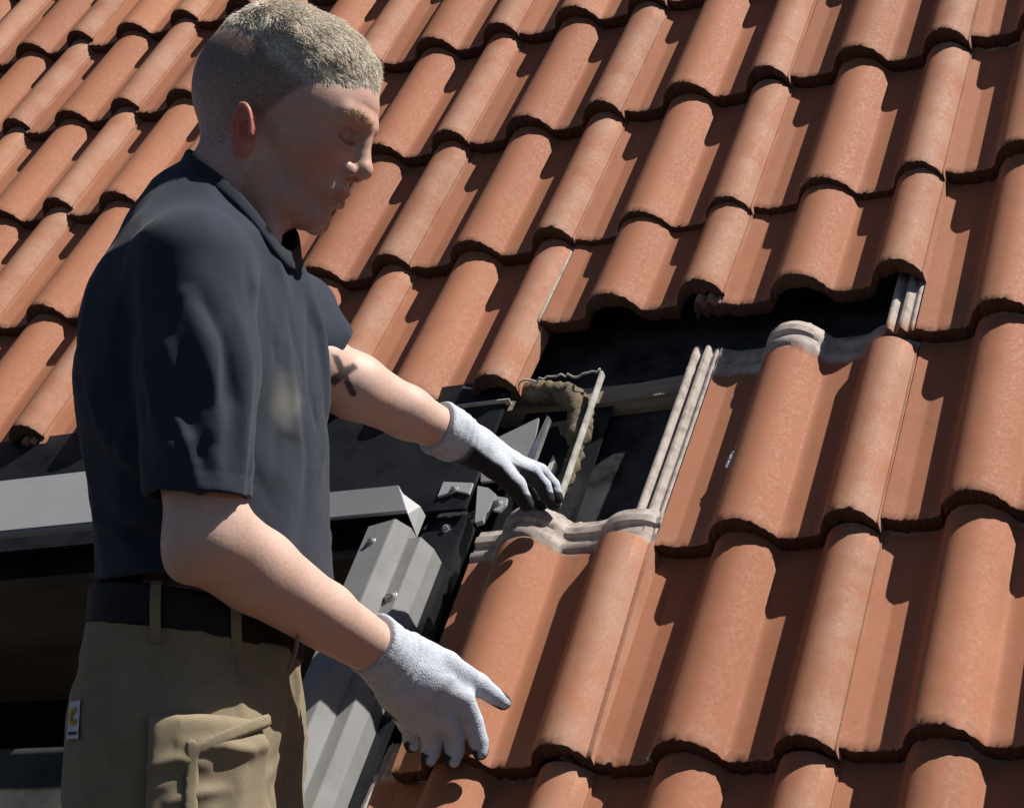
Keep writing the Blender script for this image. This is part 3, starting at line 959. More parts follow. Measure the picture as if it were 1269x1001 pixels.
def skin_mat():
    k = NT('skin', 0.48, 0.4)
    at = k.n('ShaderNodeVertexColor', layer_name='tint')
    sp = k.ramp(k.noise(230, 4, 0.6), [(0.3, (0.93, 0.90, 0.89)), (0.6, (1.03, 1.03, 1.03))])
    sp2 = k.smooth(k.noise(150, 2, 0.5), 0.62, 0.70)
    c = k.mix(1.0, at.outputs[0], sp, 'MULTIPLY')
    c = k.mix(k.math('MULTIPLY', sp2, 0.12), c, (0.36, 0.17, 0.10))
    mk = k.n('ShaderNodeVertexColor', layer_name='mask')
    st = k.ramp(k.noise(900, 3, 0.75, k.mapping((1, 1, 0.35))), [(0.36, (0.42, 0.40, 0.38)), (0.62, (1.35, 1.32, 1.28))])
    c = k.mix(mk.outputs[0], c, k.mix(1.0, c, st, 'MULTIPLY'))
    k.col(c)
    k.b.inputs['Subsurface Weight'].default_value = 0.12
    k.b.inputs['Subsurface Radius'].default_value = (0.010, 0.004, 0.002)
    k.b.inputs['Subsurface Scale'].default_value = 0.4
    b1 = k.bump(k.noise(1400, 3, 0.6), 0.18, 0.0008)
    k.bump(k.noise(260, 4, 0.6), 0.16, 0.0020, b1)
    return k.m
M['skin'] = skin_mat()
body = sdf_obj('body', relax(V, F, 1, 0.35), F, M['skin'], person, np.clip(skin, 0, 1), np.clip(hair_w + 0.35 * bd, 0, 1))

# ------------------------------------------------------------------ hair: short clipped sides, longer blond tufts on top
def hair_mat(name, stops, rough=0.5):
    k = NT(name, rough, 0.35)
    at = k.n('ShaderNodeVertexColor', layer_name='tint')
    k.col(at.outputs[0])
    tr = k.n('ShaderNodeBsdfTranslucent')
    k.l(at.outputs[0], tr.inputs[0])
    mx = k.n('ShaderNodeMixShader')
    mx.inputs[0].default_value = 0.35
    k.l(k.b.outputs[0], mx.inputs[1])
    k.l(tr.outputs[0], mx.inputs[2])
    k.l(mx.outputs[0], k.t.nodes['Material Output'].inputs['Surface'])
    return k.m
M['hair'] = hair_mat('blond_hair', None)
def make_hair():
    rs = np.random.RandomState(5)
    tri = np.concatenate([F[:, [0, 1, 2]], F[:, [0, 2, 3]]])
    cen = V[tri].mean(1)
    hh = to_head(cen.astype(np.float32))
    hw, tw = scalp_masks(hh)
    e1, e2 = V[tri[:, 1]] - V[tri[:, 0]], V[tri[:, 2]] - V[tri[:, 0]]
    nr = np.cross(e1, e2)
    ar = np.linalg.norm(nr, axis=1)
    nr = nr / np.maximum(ar, 1e-12)[:, None]
    notear = 1 - np.clip(2 * np.exp(-((hh[:, 0] + 0.020) / 0.022) ** 2 - ((np.abs(hh[:, 1]) - 0.083) / 0.009) ** 2 - ((hh[:, 2] + 0.010) / 0.032) ** 2), 0, 1)
    wgt = ar * hw * notear * (np.abs(hh).max(1) < 0.2) * (0.95 + 1.05 * tw) * (0.15 + 0.85 * sstep(hh[:, 2] + 0.25 * hh[:, 0], -0.065, 0.035))
    wgt = np.where(hh[:, 1] > 0.05, wgt * 0.5, wgt)
    N = 22000
    pick = rs.choice(len(tri), N, p=wgt / wgt.sum())
    r1, r2 = rs.rand(N), rs.rand(N)
    fl = r1 + r2 > 1
    r1[fl], r2[fl] = 1 - r1[fl], 1 - r2[fl]
    P0 = V[tri[pick, 0]] + r1[:, None] * e1[pick] + r2[:, None] * e2[pick]
    n = nr[pick]
    H = to_head(P0.astype(np.float32))
    _, tp = scalp_masks(H)
    # flow from the crown outwards, brushed towards the front and the near side
    crown = np.array((-0.075, 0.0, 0.135))
    fl_ = H - crown
    fl_ = fl_ / np.maximum(np.linalg.norm(fl_, axis=1), 1e-6)[:, None]
    fl_[:, 0] += 0.55
    clump = np.stack([wave(P0, 30, 8, 1), wave(P0, 30, 8, 7), wave(P0, 34, 8, 13)], 1)
    flw = fl_ @ HR.T + 1.5 * clump * tp[:, None] + 0.22 * rs.randn(N, 3)
    flw -= (flw * n).sum(1)[:, None] * n
    flw /= np.maximum(np.linalg.norm(flw, axis=1), 1e-6)[:, None]
    lift = 0.08 + 0.08 * tp + 0.18 * rs.rand(N)
    tp2 = sstep(H[:, 2] - np.interp(H[:, 0], [-0.127, -0.042, 0.0, 0.05, 0.08], [0.088, 0.086, 0.066, 0.066, 0.086]), 0.0, 0.035)
    L = (0.0020 + (0.0050 + 0.0095 * tp2) * tp * (0.75 + 0.5 * wave(P0, 24, 8, 4))) * (0.6 + 0.7 * rs.rand(N))
    d1 = n * lift[:, None] + flw * (1 - 0.35 * lift)[:, None]
    d1 /= np.linalg.norm(d1, axis=1)[:, None]
    d2 = d1 * 0.55 + flw * 0.75 + 0.12 * rs.randn(N, 3)
    d2 /= np.linalg.norm(d2, axis=1)[:, None]
    A = P0 - n * 0.0005
    Bp = A + d1 * (L * 0.5)[:, None]
    Cp = Bp + d2 * (L * 0.5)[:, None]
    rw = 0.00018 + 0.00024 * tp
    sd = np.cross(d1, rs.randn(N, 3))
    sd /= np.maximum(np.linalg.norm(sd, axis=1), 1e-6)[:, None]
    sd2 = np.cross(d1, sd)
    vs = []
    for q, s_ in ((A, 1.0), (Bp, 0.9), (Cp, 0.3)):
        for k in range(3):
            an = 2.094 * k
            vs.append(q + (rw * s_)[:, None] * (math.cos(an) * sd + math.sin(an) * sd2))
    vs = np.stack(vs, 1)                        # N x 9 x 3
    base = np.arange(N)[:, None] * 9
    fs = []
    for lv in (0, 3):
        for k in range(3):
            k2 = (k + 1) % 3
            fs.append(np.concatenate([base + lv + k, base + lv + k2, base + lv + 3 + k2, base + lv + 3 + k], 1))
    fs = np.concatenate(fs)
    g = rs.rand(N)[:, None]
    blond = np.array((0.98, 0.91, 0.79)) * (0.78 + 0.25 * g)
    dark = np.array((0.27, 0.215, 0.165)) * (0.7 + 0.6 * g)
    c = dark * (1 - tp[:, None]) + blond * tp[:, None]
    return vs.reshape(-1, 3), fs, np.repeat(c, 9, 0)
hv, hfc, hc = make_hair()
hair = sdf_obj('hair', hv, hfc, M['hair'], person, np.clip(hc, 0, 1))
def make_brow(side):
    rs = np.random.RandomState(8 + side)
    N = 420
    t = rs.rand(N)
    pts = np.stack([0.0885 - 0.020 * t ** 1.6, side * (0.010 + 0.036 * t), 0.0475 + 0.006 * np.sin(t * 2.6) + 0.0032 * rs.randn(N) * 0.6], 1)
    d = np.stack([0.35 + 0 * t, side * (0.75 + 0 * t), 0.25 - 0.6 * t], 1) + 0.25 * rs.randn(N, 3)
    d /= np.linalg.norm(d, axis=1)[:, None]
    for _ in range(6):                          # seat the roots on the skin
        pw = (pts @ HR.T + HO).astype(np.float32)
        s = body_sdf(pw)
        e = 0.0008
        gr_ = np.stack([body_sdf((pw + np.eye(3)[i] * e).astype(np.float32)) - s for i in range(3)], 1) / e
        pw = pw - s[:, None] * gr_
        pts = to_head(pw)
    A = pts
    nh = gr_ @ HR
    C = A + d * (0.006 if side < 0 else 0.003) + nh * (0.0020 if side < 0 else 0.0002)
    sd = np.cross(d, nh) * 0.00032
    sn = nh * 0.0003
    vs = np.stack([A - sd, A + sd, A + sn, C - sd * 0.3, C + sd * 0.3, C + sn * 0.3], 1) @ HR.T + HO
    b = np.arange(N)[:, None] * 6
    fs = np.concatenate([np.concatenate([b + i, b + j, b + j + 3, b + i + 3], 1) for i, j in ((0, 1), (1, 2), (2, 0))])
    return vs.reshape(-1, 3), fs, np.repeat(np.array((0.80, 0.68, 0.50)) * (0.7 + 0.5 * rs.rand(N))[:, None], 6, 0)
for sd_ in (-1,):                               # the far one is hidden by the brow
    bv_, bf_, bc_ = make_brow(sd_)
    sdf_obj('eyebrow', bv_, bf_, M['hair'], person, bc_)

# ------------------------------------------------------------------ clothing
PHI = R(25)
FWD = np.array((math.cos(PHI), -math.sin(PHI)))
LAT = np.array((math.sin(PHI), math.cos(PHI)))
def loft(p, zs, cx, cy, A, B, pw=2.1, lean=0.0):
    z = p[:, 2]
    c0, c1 = np.interp(z, zs, cx), np.interp(z, zs, cy) - lean * (np.minimum(z, 0.40) - 0.35)
    a, b = np.interp(z, zs, A), np.interp(z, zs, B)
    qx, qy = p[:, 0] - c0, p[:, 1] - c1
    f = np.abs(qx * FWD[0] + qy * FWD[1]) / a
    l = np.abs(qx * LAT[0] + qy * LAT[1]) / b
    r = (f ** pw + l ** pw) ** (1 / pw)
    return (r - 1) * np.minimum(a, b) * 0.85
SZ = [0.02, 0.10, 0.16, 0.26, 0.36, 0.43, 0.49, 0.535, 0.575, 0.600, 0.622, 0.645]
SX = [0.040, 0.040, 0.039, 0.031, 0.022, 0.020, 0.023, 0.026, 0.025, 0.022, 0.030, 0.03]
SY = [-0.095, -0.095, -0.095, -0.097, -0.10, -0.10, -0.10, -0.102, -0.105, -0.108, -0.110, -0.11]
SA = [0.112, 0.115, 0.117, 0.120, 0.122, 0.114, 0.103, 0.092, 0.080, 0.064, 0.042, 0.012]
SB_ = [0.146, 0.150, 0.152, 0.158, 0.162, 0.160, 0.146, 0.114, 0.084, 0.062, 0.042, 0.012]
SLEEVE_N = [(0.032, -0.254, 0.460), (0.042, -0.264, 0.350), (0.046, -0.262, 0.170)]
SLEEVE_F = [F_SH, (0.130, 0.010, 0.440), (0.165, 0.040, 0.413)]
def shirt_solid(p):
    d = loft(p, SZ, SX, SY, SA, SB_, lean=0.15)
    # shoulders
    d = smin(d, chain(p, [(0.012, -0.160, 0.498), (0.030, -0.235, 0.468)], [0.050, 0.052]), 0.04)
    d = smin(d, chain(p, [(0.045, -0.060, 0.505), F_SH], [0.048, 0.049]), 0.035)
    up = np.array((-0.02, 0.05, -1.0), np.float32)
    cuff = (p - np.array((0.046, -0.285, 0.211), np.float32)) @ (up / np.linalg.norm(up))
    sl = chain(p, SLEEVE_N, [0.064, 0.060, 0.0545], 0.02)
    d = smin(d, np.maximum(sl, cuff), 0.016)
    fd = np.array((0.78, 0.42, -0.46), np.float32)
    fc = (p - np.array((0.146, 0.022, 0.428), np.float32)) @ (fd / np.linalg.norm(fd))
    fl_ = chain(p, SLEEVE_F, [0.050, 0.048, 0.046], 0.02)
    d = smin(d, np.maximum(fl_, fc), 0.016)
    return d
def shirt_folds(p):
    g = 0
    # near sleeve: long drag lines from the shoulder seam down and forward
    g = g + fold(p, [(0.045, -0.305, 0.440), (0.082, -0.300, 0.38), (0.098, -0.295, 0.30), (0.100, -0.292, 0.215)], 0.011, 0.0075)
    g = g - fold(p, [(0.040, -0.312, 0.425), (0.072, -0.315, 0.36), (0.088, -0.312, 0.28), (0.090, -0.310, 0.22)], 0.009, 0.0060)
    g = g + fold(p, [(0.030, -0.318, 0.420), (0.058, -0.326, 0.36), (0.074, -0.325, 0.29), (0.078, -0.320, 0.225)], 0.010, 0.0055)
    g = g - fold(p, [(0.020, -0.320, 0.380), (0.046, -0.330, 0.31), (0.060, -0.328, 0.23)], 0.010, 0.0040)
    g = g + fold(p, [(0.085, -0.305, 0.300), (0.055, -0.325, 0.262), (0.020, -0.322, 0.245)], 0.010, 0.0040)
    g = g + fold(p, [(-0.005, -0.305, 0.350), (0.010, -0.318, 0.28), (0.030, -0.328, 0.22)], 0.013, 0.0045)
    # armpit pull and chest drapes
    g = g - fold(p, [(0.100, -0.245, 0.455), (0.112, -0.240, 0.38), (0.110, -0.236, 0.29), (0.105, -0.232, 0.2)], 0.013, 0.0090)
    g = g + fold(p, [(0.100, -0.225, 0.490), (0.128, -0.215, 0.42), (0.138, -0.205, 0.33), (0.138, -0.2, 0.2)], 0.013, 0.0123)
    g = g - fold(p, [(0.105, -0.195, 0.505), (0.140, -0.190, 0.43), (0.150, -0.182, 0.34), (0.152, -0.175, 0.24)], 0.010, 0.0087)
    g = g + fold(p, [(0.112, -0.172, 0.510), (0.150, -0.165, 0.43), (0.162, -0.155, 0.33), (0.162, -0.15, 0.2)], 0.011, 0.0109)
    g = g - fold(p, [(0.120, -0.150, 0.505), (0.158, -0.138, 0.42), (0.170, -0.125, 0.30)], 0.010, 0.0080)
    g = g + fold(p, [(0.118, -0.110, 0.510), (0.155, -0.085, 0.44), (0.168, -0.07, 0.33)], 0.013, 0.0094)
    g = g + 0.0
    # shoulder seam
    g = g - fold(p, [(-0.020, -0.285, 0.440), (0.015, -0.300, 0.424), (0.045, -0.304, 0.416), (0.075, -0.290, 0.410), (0.098, -0.255, 0.402)], 0.0035, 0.0030)
    g = g + fold(p, [(0.022, -0.205, 0.530), (0.030, -0.260, 0.503), (0.036, -0.295, 0.450), (0.036, -0.31, 0.4)], 0.013, 0.0040)
    # back and waist slump
    g = g + fold(p, [(-0.085, -0.170, 0.340), (-0.050, -0.225, 0.280), (0.010, -0.250, 0.235)], 0.014, 0.0065)
    g = g + fold(p, [(-0.075, -0.150, 0.245), (-0.020, -0.215, 0.200), (0.060, -0.225, 0.185)], 0.013, 0.0075)
    g = g - fold(p, [(-0.075, -0.150, 0.215), (-0.010, -0.215, 0.175), (0.070, -0.220, 0.165)], 0.011, 0.0065)
    g = g + fold(p, [(0.050, -0.235, 0.275), (0.110, -0.215, 0.245), (0.160, -0.160, 0.240)], 0.012, 0.0065)
    g = g - fold(p, [(0.050, -0.232, 0.245), (0.110, -0.212, 0.215), (0.160, -0.160, 0.210)], 0.011, 0.0060)
    g = g + fold(p, [(0.150, 0.000, 0.485), (0.162, 0.005, 0.44), (0.155, 0.01, 0.40)], 0.010, 0.005)
    q = p * np.array((1.0, 1.0, 0.40), np.float32)
    wv_ = wave(q + 0.02 * np.stack([wave(p, 6, 6, 2)] * 3, 1), 12, 8, 5)
    g = g + 0.0060 * (0.35 - np.abs(wv_)) + 0.0007 * wave(p, 26, 8, 11)
    return g
NK = [(0.066, -0.132, 0.640), (0.052, -0.120, 0.585), (0.045, -0.115, 0.52)]
def hem_z(p):
    return 0.138 - 0.10 * p[:, 0] + 0.006 * np.sin(p[:, 0] * 40 + p[:, 1] * 25)
def shirt_sdf(p):
    d0 = shirt_solid(p)
    d = d0 - shirt_folds(p)
    sh = np.maximum(d, -(d + 0.0105))
    # neck opening, cuffs and hem
    nk = chain(p, [(0.075, -0.140, 0.70), (0.054, -0.120, 0.500)], [0.068, 0.0665])
    sh = np.maximum(sh, -nk)
    sh = np.maximum(sh, -cap(p, (0.046, -0.263, 0.250), (0.046, -0.262, 0.10), 0.049))
    sh = np.maximum(sh, -cap(p, (0.134, 0.012, 0.437), (0.20, 0.070, 0.39), 0.0410))
    sh = np.maximum(sh, hem_z(p) - p[:, 2])
    return sh
V2, F2 = polygonize(shirt_sdf, (-0.17, -0.37, 0.09), (0.24, 0.22, 0.70), 0.0034)
def largest(V, F):
    lab = np.arange(len(V))
    for _ in range(400):
        m = lab[F].min(1)
        new = lab.copy()
        np.minimum.at(new, F.ravel(), np.repeat(m, 4))
        new = np.minimum(new, new[new])
        if (new == lab).all():
            break
        lab = new
    u_, c_ = np.unique(lab, return_counts=True)
    keep = lab == u_[c_.argmax()]
    idx = np.cumsum(keep) - 1
    Fk = F[keep[F[:, 0]]]
    return V[keep], idx[Fk]
V2, F2 = largest(V2, F2)
def cloth_mat(name, c, rough=0.85, weave=1600, sheen=0.15, dirt=None, var=0.10, crease=0.15):
    k = NT(name, rough, 0.2)
    at = k.n('ShaderNodeVertexColor', layer_name='tint')
    mo = k.ramp(k.noise(22, 5, 0.6), [(0.3, (1 - 1.5 * var,) * 3), (0.5, (1, 1, 1)), (0.75, (1 + var,) * 3)])
    fz = k.ramp(k.noise(700, 3, 0.7), [(0.3, (0.78,) * 3), (0.7, (1.2,) * 3)])
    cc = k.mix(1.0, at.outputs[0], mo, 'MULTIPLY')
    cc = k.mix(1.0, cc, fz, 'MULTIPLY')
    k.col(cc)
    k.b.inputs['Sheen Weight'].default_value = sheen
    k.b.inputs['Sheen Roughness'].default_value = 0.6
    wv = k.n('ShaderNodeTexWave', wave_type='BANDS', bands_direction='DIAGONAL')
    wv.inputs['Scale'].default_value = weave * 0.25
    wv.inputs['Distortion'].default_value = 1.5
    k.l(k.co, wv.inputs['Vector'])
    b1 = k.bump(wv.outputs[1], 0.06, 0.0004)
    b2 = k.bump(k.noise(60, 2, 0.4), 0.10, 0.003, b1)
    k.bump(k.noise(24, 2, 0.4), crease, 0.008, b2)
    return k.m
M['shirt'] = cloth_mat('dark_jersey', None, 0.9, 1800, 0.08)
SHC = np.array((0.0215, 0.0285, 0.0440))
tc = SHC * np.ones((len(V2), 1))
def smudge(V, tc, c, r, col, w):
    e = np.exp(-((np.linalg.norm((V - np.array(c)) / np.array(r), axis=1) + 0.25 * wave(V, 40, 8, 2)) ** 2) ** 1.5)
    return tc * (1 - w * e[:, None]) + np.array(col) * (w * e[:, None])
tc = smudge(V2, tc, (0.124, -0.190, 0.336), (0.013, 0.09, 0.026), (0.17, 0.165, 0.145), 0.8)
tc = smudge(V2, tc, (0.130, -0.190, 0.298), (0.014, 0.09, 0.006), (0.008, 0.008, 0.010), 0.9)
tc = smudge(V2, tc, (0.085, -0.335, 0.236), (0.010, 0.02, 0.006), (0.14, 0.14, 0.15), 0.6)
V2 = relax(V2, F2, 1, 0.4)
rs_ = np.random.RandomState(31)
sel = rs_.choice(np.where(V2[:, 2] < 0.46)[0], 130)
def shirt_flow(c):
    if c[1] < -0.24 and c[2] > 0.2:                  # sleeve: down and a little forward
        return np.array((0.35, 0.0, -1.0))
    return np.array((0.12, 0.05, -1.0)) if c[2] > 0.26 else np.array((0.9, -0.3, -0.55))
disp = crumple(V2, V2[sel], rs_, 0.0070, 0.0027, 0.16, shirt_flow, 0.22, f=shirt_solid)
gdir = grad_dir(shirt_solid, V2)
cf_ = (V2 - np.array((0.046, -0.285, 0.211))) @ (np.array((-0.02, 0.05, -1.0)) / 1.0014)
disp -= 0.0012 * np.exp(-((cf_ + 0.020) / 0.0016) ** 2) * (V2[:, 1] < -0.20) * (V2[:, 2] < 0.26)
hz_ = V2[:, 2] - hem_z(V2)
disp -= 0.0012 * np.exp(-((hz_ - 0.022) / 0.0018) ** 2)
V2 = V2 + gdir * disp[:, None]
shirt = sdf_obj('t_shirt', V2, F2, M['shirt'], person, tc)

# ribbed neckband, part of the t-shirt
ring = []
ax0, ax1 = np.array((0.075, -0.140, 0.70)), np.array((0.054, -0.120, 0.500))
axd = (ax1 - ax0) / np.linalg.norm(ax1 - ax0)
f3 = np.cross(np.cross(axd, (1.0, -0.4, 0.0)), axd)
f3 /= np.linalg.norm(f3)
l3 = np.cross(axd, f3)
hts = []
for i in range(64):
    t = 2 * math.pi * i / 64
    q0 = ax0 + 0.0685 * (f3 * math.cos(t) + l3 * math.sin(t))
    st = np.linspace(0, 0.22, 300)
    pts_ = (q0 + st[:, None] * axd).astype(np.float32)
    sdv = shirt_solid(pts_)
    hts.append(st[np.argmax(sdv < 0.001)])
hts = np.array(hts)
for _ in range(6):
    hts = (np.roll(hts, 1) + hts + np.roll(hts, -1)) / 3
for i in range(64):
    t = 2 * math.pi * i / 64
    ring.append(ax0 + axd * (hts[i] - 0.003) + 0.0675 * (f3 * math.cos(t) + l3 * math.sin(t)))
c_ = np.mean(ring, 0)
rv, rf = [], []
nrm = axd
for i in range(64):
    o_ = ring[i] - c_
    o_ = o_ - axd * (o_ @ axd)
    o_ = o_ / np.linalg.norm(o_)
    for a_, b_ in ((0.000, -0.013), (0.0045, -0.012), (0.0055, -0.004), (0.0035, 0.005), (0.0000, 0.0075), (-0.0025, 0.005), (-0.003, -0.004), (-0.0025, -0.012)):
        k_ = 1.0 + 0.02 * (i % 2)
        rv.append(ring[i] + o_ * (a_ * 0.75 * k_ - 0.30 * min(0.0, b_ * 1.1)) - nrm * b_ * 1.1)
for i in range(64):
    for j in range(8):
        i2, j2 = (i + 1) % 64, (j + 1) % 8
        rf.append((i * 8 + j, i * 8 + j2, i2 * 8 + j2, i2 * 8 + j))
nb_ = sdf_obj('neckband', np.array(rv), np.array(rf), M['shirt'], shirt, SHC * 0.7 * np.ones((len(rv), 1)))

# ------------------------------------------------------------------ trousers
TZ = [-0.14, -0.06, 0.0, 0.05, 0.10, 0.16]
TX = [-0.005, 0.000, 0.004, 0.010, 0.018, 0.022]
TY = [-0.085, -0.085, -0.085, -0.085, -0.088, -0.09]
TA = [0.098, 0.100, 0.101, 0.102, 0.104, 0.104]
TB = [0.150, 0.154, 0.155, 0.152, 0.146, 0.142]
def waist_z(p):
    return 0.094 - 0.12 * p[:, 0]
NLEG = [(0.006, -0.145, -0.03), (0.006, -0.150, -0.15), (-0.150, -0.060, -0.50), (-0.26, 0.03, -0.96)]
FLEG = [(0.028, -0.010, 0.00), (0.020, 0.000, -0.13), (-0.060, 0.110, -0.50), (-0.16, 0.19, -0.96)]
def legs(p):
    d = chain(p, NLEG, [0.102, 0.103, 0.085, 0.075], 0.03)
    d2 = chain(p, FLEG, [0.098, 0.096, 0.085, 0.075], 0.03)
    return d, d2
def trouser_solid(p):
    d = np.where(p[:, 2] > -0.2, loft(p, TZ, TX, TY, TA, TB), 1.0)
    d = np.where(p[:, 2] < -0.12, np.maximum(d, -(p[:, 2] + 0.12)), d)
    l1, l2 = legs(p)
    d = smin(d, smin(l1, l2, 0.012), 0.035)
    # fly bulge and pocket edges at the front
    d = smin(d, cap(p, (0.104, -0.130, 0.070), (0.088, -0.120, -0.01), 0.022, 0.026), 0.02)
    return d
def trouser_folds(p):
    g = 0.0030 * wave(p * np.array((1, 1, 0.6), np.float32), 10, 8, 6) + 0.0010 * wave(p, 30, 8, 14)
    g = g - fold(p, [(0.000, -0.278, 0.055), (-0.006, -0.285, -0.02), (-0.010, -0.285, -0.14)], 0.0028, 0.0028)    # side seam
    g = g - fold(p, [(-0.065, -0.215, 0.035), (-0.030, -0.262, 0.030), (0.000, -0.275, 0.028)], 0.002, 0.0015)
    g = g + fold(p, [(0.060, -0.250, 0.045), (0.095, -0.225, 0.020), (0.110, -0.19, -0.02)], 0.010, 0.005)
    g = g - fold(p, [(0.055, -0.255, 0.020), (0.095, -0.225, -0.005), (0.105, -0.19, -0.04)], 0.008, 0.005)
    g = g + fold(p, [(0.118, -0.170, 0.060), (0.128, -0.150, 0.02), (0.112, -0.15, -0.05)], 0.010, 0.006)
    return g
def trouser_sdf(p):
    d = trouser_solid(p) - trouser_folds(p)
    sh = np.maximum(d, -(d + 0.016))
    return np.maximum(sh, p[:, 2] - waist_z(p))
V3, F3 = polygonize(trouser_sdf, (-0.36, -0.33, -0.97), (0.22, 0.30, 0.13), 0.0046)
V3, F3 = largest(V3, F3)
M['khaki'] = cloth_mat('khaki_canvas', None, 0.9, 1200, 0.05, var=0.12)
KH = np.array((0.250, 0.202, 0.128))
V3 = relax(V3, F3, 1, 0.4)
rs_ = np.random.RandomState(12)
up_ = np.where(V3[:, 2] > -0.2)[0]
sel = rs_.choice(up_, 110)
disp = crumple(V3, V3[sel], rs_, 0.0080, 0.0036, 0.15, lambda c: np.array((0.8, -0.3, 0.5)) if c[2] > -0.02 else np.array((1.0, 0.0, 0.15)), f=trouser_solid)
V3 = V3 + grad_dir(trouser_solid, V3) * (disp * sstep(waist_z(V3) - V3[:, 2], 0.0, 0.03))[:, None]
trousers = sdf_obj('trousers', V3, F3, M['khaki'], person, KH * np.ones((len(V3), 1)))
# cargo pocket with flap
def in_box(p, c, hx, hz, rot=0.0):
    x, z = p[:, 0] - c[0], p[:, 2] - c[1]
    a, b = x * math.cos(rot) + z * math.sin(rot), -x * math.sin(rot) + z * math.cos(rot)
    return np.maximum(np.abs(a) - hx, np.abs(b) - hz)
def pocket_folds(p):
    g = fold(p, [(0.00, -0.29, -0.055), (0.05, -0.29, -0.062), (0.12, -0.26, -0.050)], 0.008, 0.006)
    g = g - fold(p, [(0.03, -0.29, -0.040), (0.08, -0.285, -0.045), (0.12, -0.26, -0.035)], 0.006, 0.005)
    g = g + fold(p, [(0.01, -0.29, -0.015), (0.03, -0.29, -0.030)], 0.009, 0.007)
    g = g - fold(p, [(0.045, -0.295, -0.02), (0.047, -0.295, -0.12)], 0.0035, 0.004)
    return 1.4 * g + 0.004 * wave(p, 16, 8, 3)
def pocket_sdf(p):
    d = trouser_solid(p) - 0.017 - pocket_folds(p)
    d = np.maximum(d, -(d + 0.030))
    return smax(np.maximum(d, p[:, 1] + 0.20), in_box(p, (0.054, -0.085), 0.060, 0.082) + 0.005 * wave(p, 9, 8, 7), 0.010)
V4, F4p = polygonize(pocket_sdf, (-0.03, -0.36, -0.19), (0.15, -0.18, 0.03), 0.0032)
V4, F4p = largest(V4, F4p)
V4 = relax(V4, F4p, 1)
sel = rs_.choice(len(V4), 30)
V4 = V4 + grad_dir(trouser_solid, V4) * crumple(V4, V4[sel], rs_, 0.0075, 0.0042, 0.10, lambda c: np.array((1.0, 0.0, 0.2)), f=trouser_solid)[:, None]
pocket = sdf_obj('cargo_pocket', V4, F4p, M['khaki'], trousers, KH * 1.05 * np.ones((len(V4), 1)))
def strap_sdf(p):
    d = trouser_solid(p) - 0.0215 - pocket_folds(p)
    d = np.maximum(d, -(d + 0.012))
    x, z = p[:, 0], p[:, 2]
    l1 = cap(np.stack([x, 0 * x, z], 1), (0.045, 0, -0.040), (0.112, 0, -0.004), 0.0065)
    l2 = cap(np.stack([x, 0 * x, z], 1), (0.040, 0, -0.035), (0.042, 0, -0.17), 0.0065)
    return smax(np.maximum(d, p[:, 1] + 0.20), np.minimum(l1, l2), 0.002)
V5, F5 = polygonize(strap_sdf, (-0.03, -0.36, -0.18), (0.15, -0.18, 0.03), 0.0026)
sdf_obj('pocket_binding', relax(V5, F5, 1), F5, M['khaki'], trousers, KH * 1.1 * np.ones((len(V5), 1)))
# belt
def belt_sdf(p):
    d = np.where(p[:, 2] > -0.2, loft(p, TZ, TX, TY, TA, TB), 1.0) - 0.001
    d = np.maximum(d, -(d + 0.006))
    w_ = waist_z(p)
    return np.maximum(d, np.maximum(p[:, 2] - (w_ + 0.038), (w_ - 0.006) - p[:, 2]))
V6, F6 = polygonize(belt_sdf, (-0.15, -0.27, 0.05), (0.17, 0.09, 0.17), 0.003)
M['belt'] = simple('black_belt', (0.010, 0.010, 0.012), 0.7, 0.3, 0.2, 40, 0.3, 400)
belt = sdf_obj('belt', V6, F6, M['belt'], person)
def surf_y(x, z, off):
    """outermost near-side point of the trousers at (x, z)"""
    ys = np.linspace(-0.36, -0.05, 400).astype(np.float32)
    q = np.stack([np.full_like(ys, x), ys, np.full_like(ys, z)], 1)
    s = trouser_solid(q) if z < 0.08 else loft(q, TZ, TX, TY, TA, TB)
    i = np.argmax(s < 0)
    return ys[i] - off
def ribbon(name, pts, half, thick, mat, parent, col, wdir=(1, 0, 0)):
    wdir = Vector(wdir)
    vs = []
    P_ = [Vector([float(c) for c in q]) for q in pts]
    for i, q in enumerate(P_):
        t = (P_[min(i + 1, len(P_) - 1)] - P_[max(i - 1, 0)]).normalized()
        n_ = wdir.cross(t).normalized()
        for a, b in ((-half, 0), (half, 0), (half, thick), (-half, thick)):
            vs.append(q + wdir * a + n_ * b * (1 if n_.y < 0 else -1))
    fs = []
    for i in range(len(P_) - 1):
        for j in range(4):
            j2 = (j + 1) % 4
            fs.append((i * 4 + j, i * 4 + j2, i * 4 + 4 + j2, i * 4 + 4 + j))
    fs += [(3, 2, 1, 0), tuple((len(P_) - 1) * 4 + j for j in range(4))]
    V_ = np.array([tuple(v) for v in vs])
    me = mesh_obj(name, V_, fs, mat, parent)
    at = me.data.color_attributes.new('tint', 'FLOAT_COLOR', 'POINT')
    at.data.foreach_set('color', np.c_[np.ones((len(V_), 1)) * col, np.ones(len(V_))].astype(np.float32).ravel())
    return me
for lx, ln in ((-0.004, 0.0), (0.075, 0.0)):
    wz = 0.094 - 0.12 * lx
    zz = [wz - 0.022, wz - 0.012, wz, wz + 0.012, wz + 0.025, wz + 0.036, wz + 0.040]
    off = [0.004, 0.006, 0.009, 0.010, 0.010, 0.007, 0.002]
    ribbon('belt_loop', [(lx, surf_y(lx, z_, o_) , z_) for z_, o_ in zip(zz, off)], 0.0055, 0.002, M['khaki'], trousers, KH)
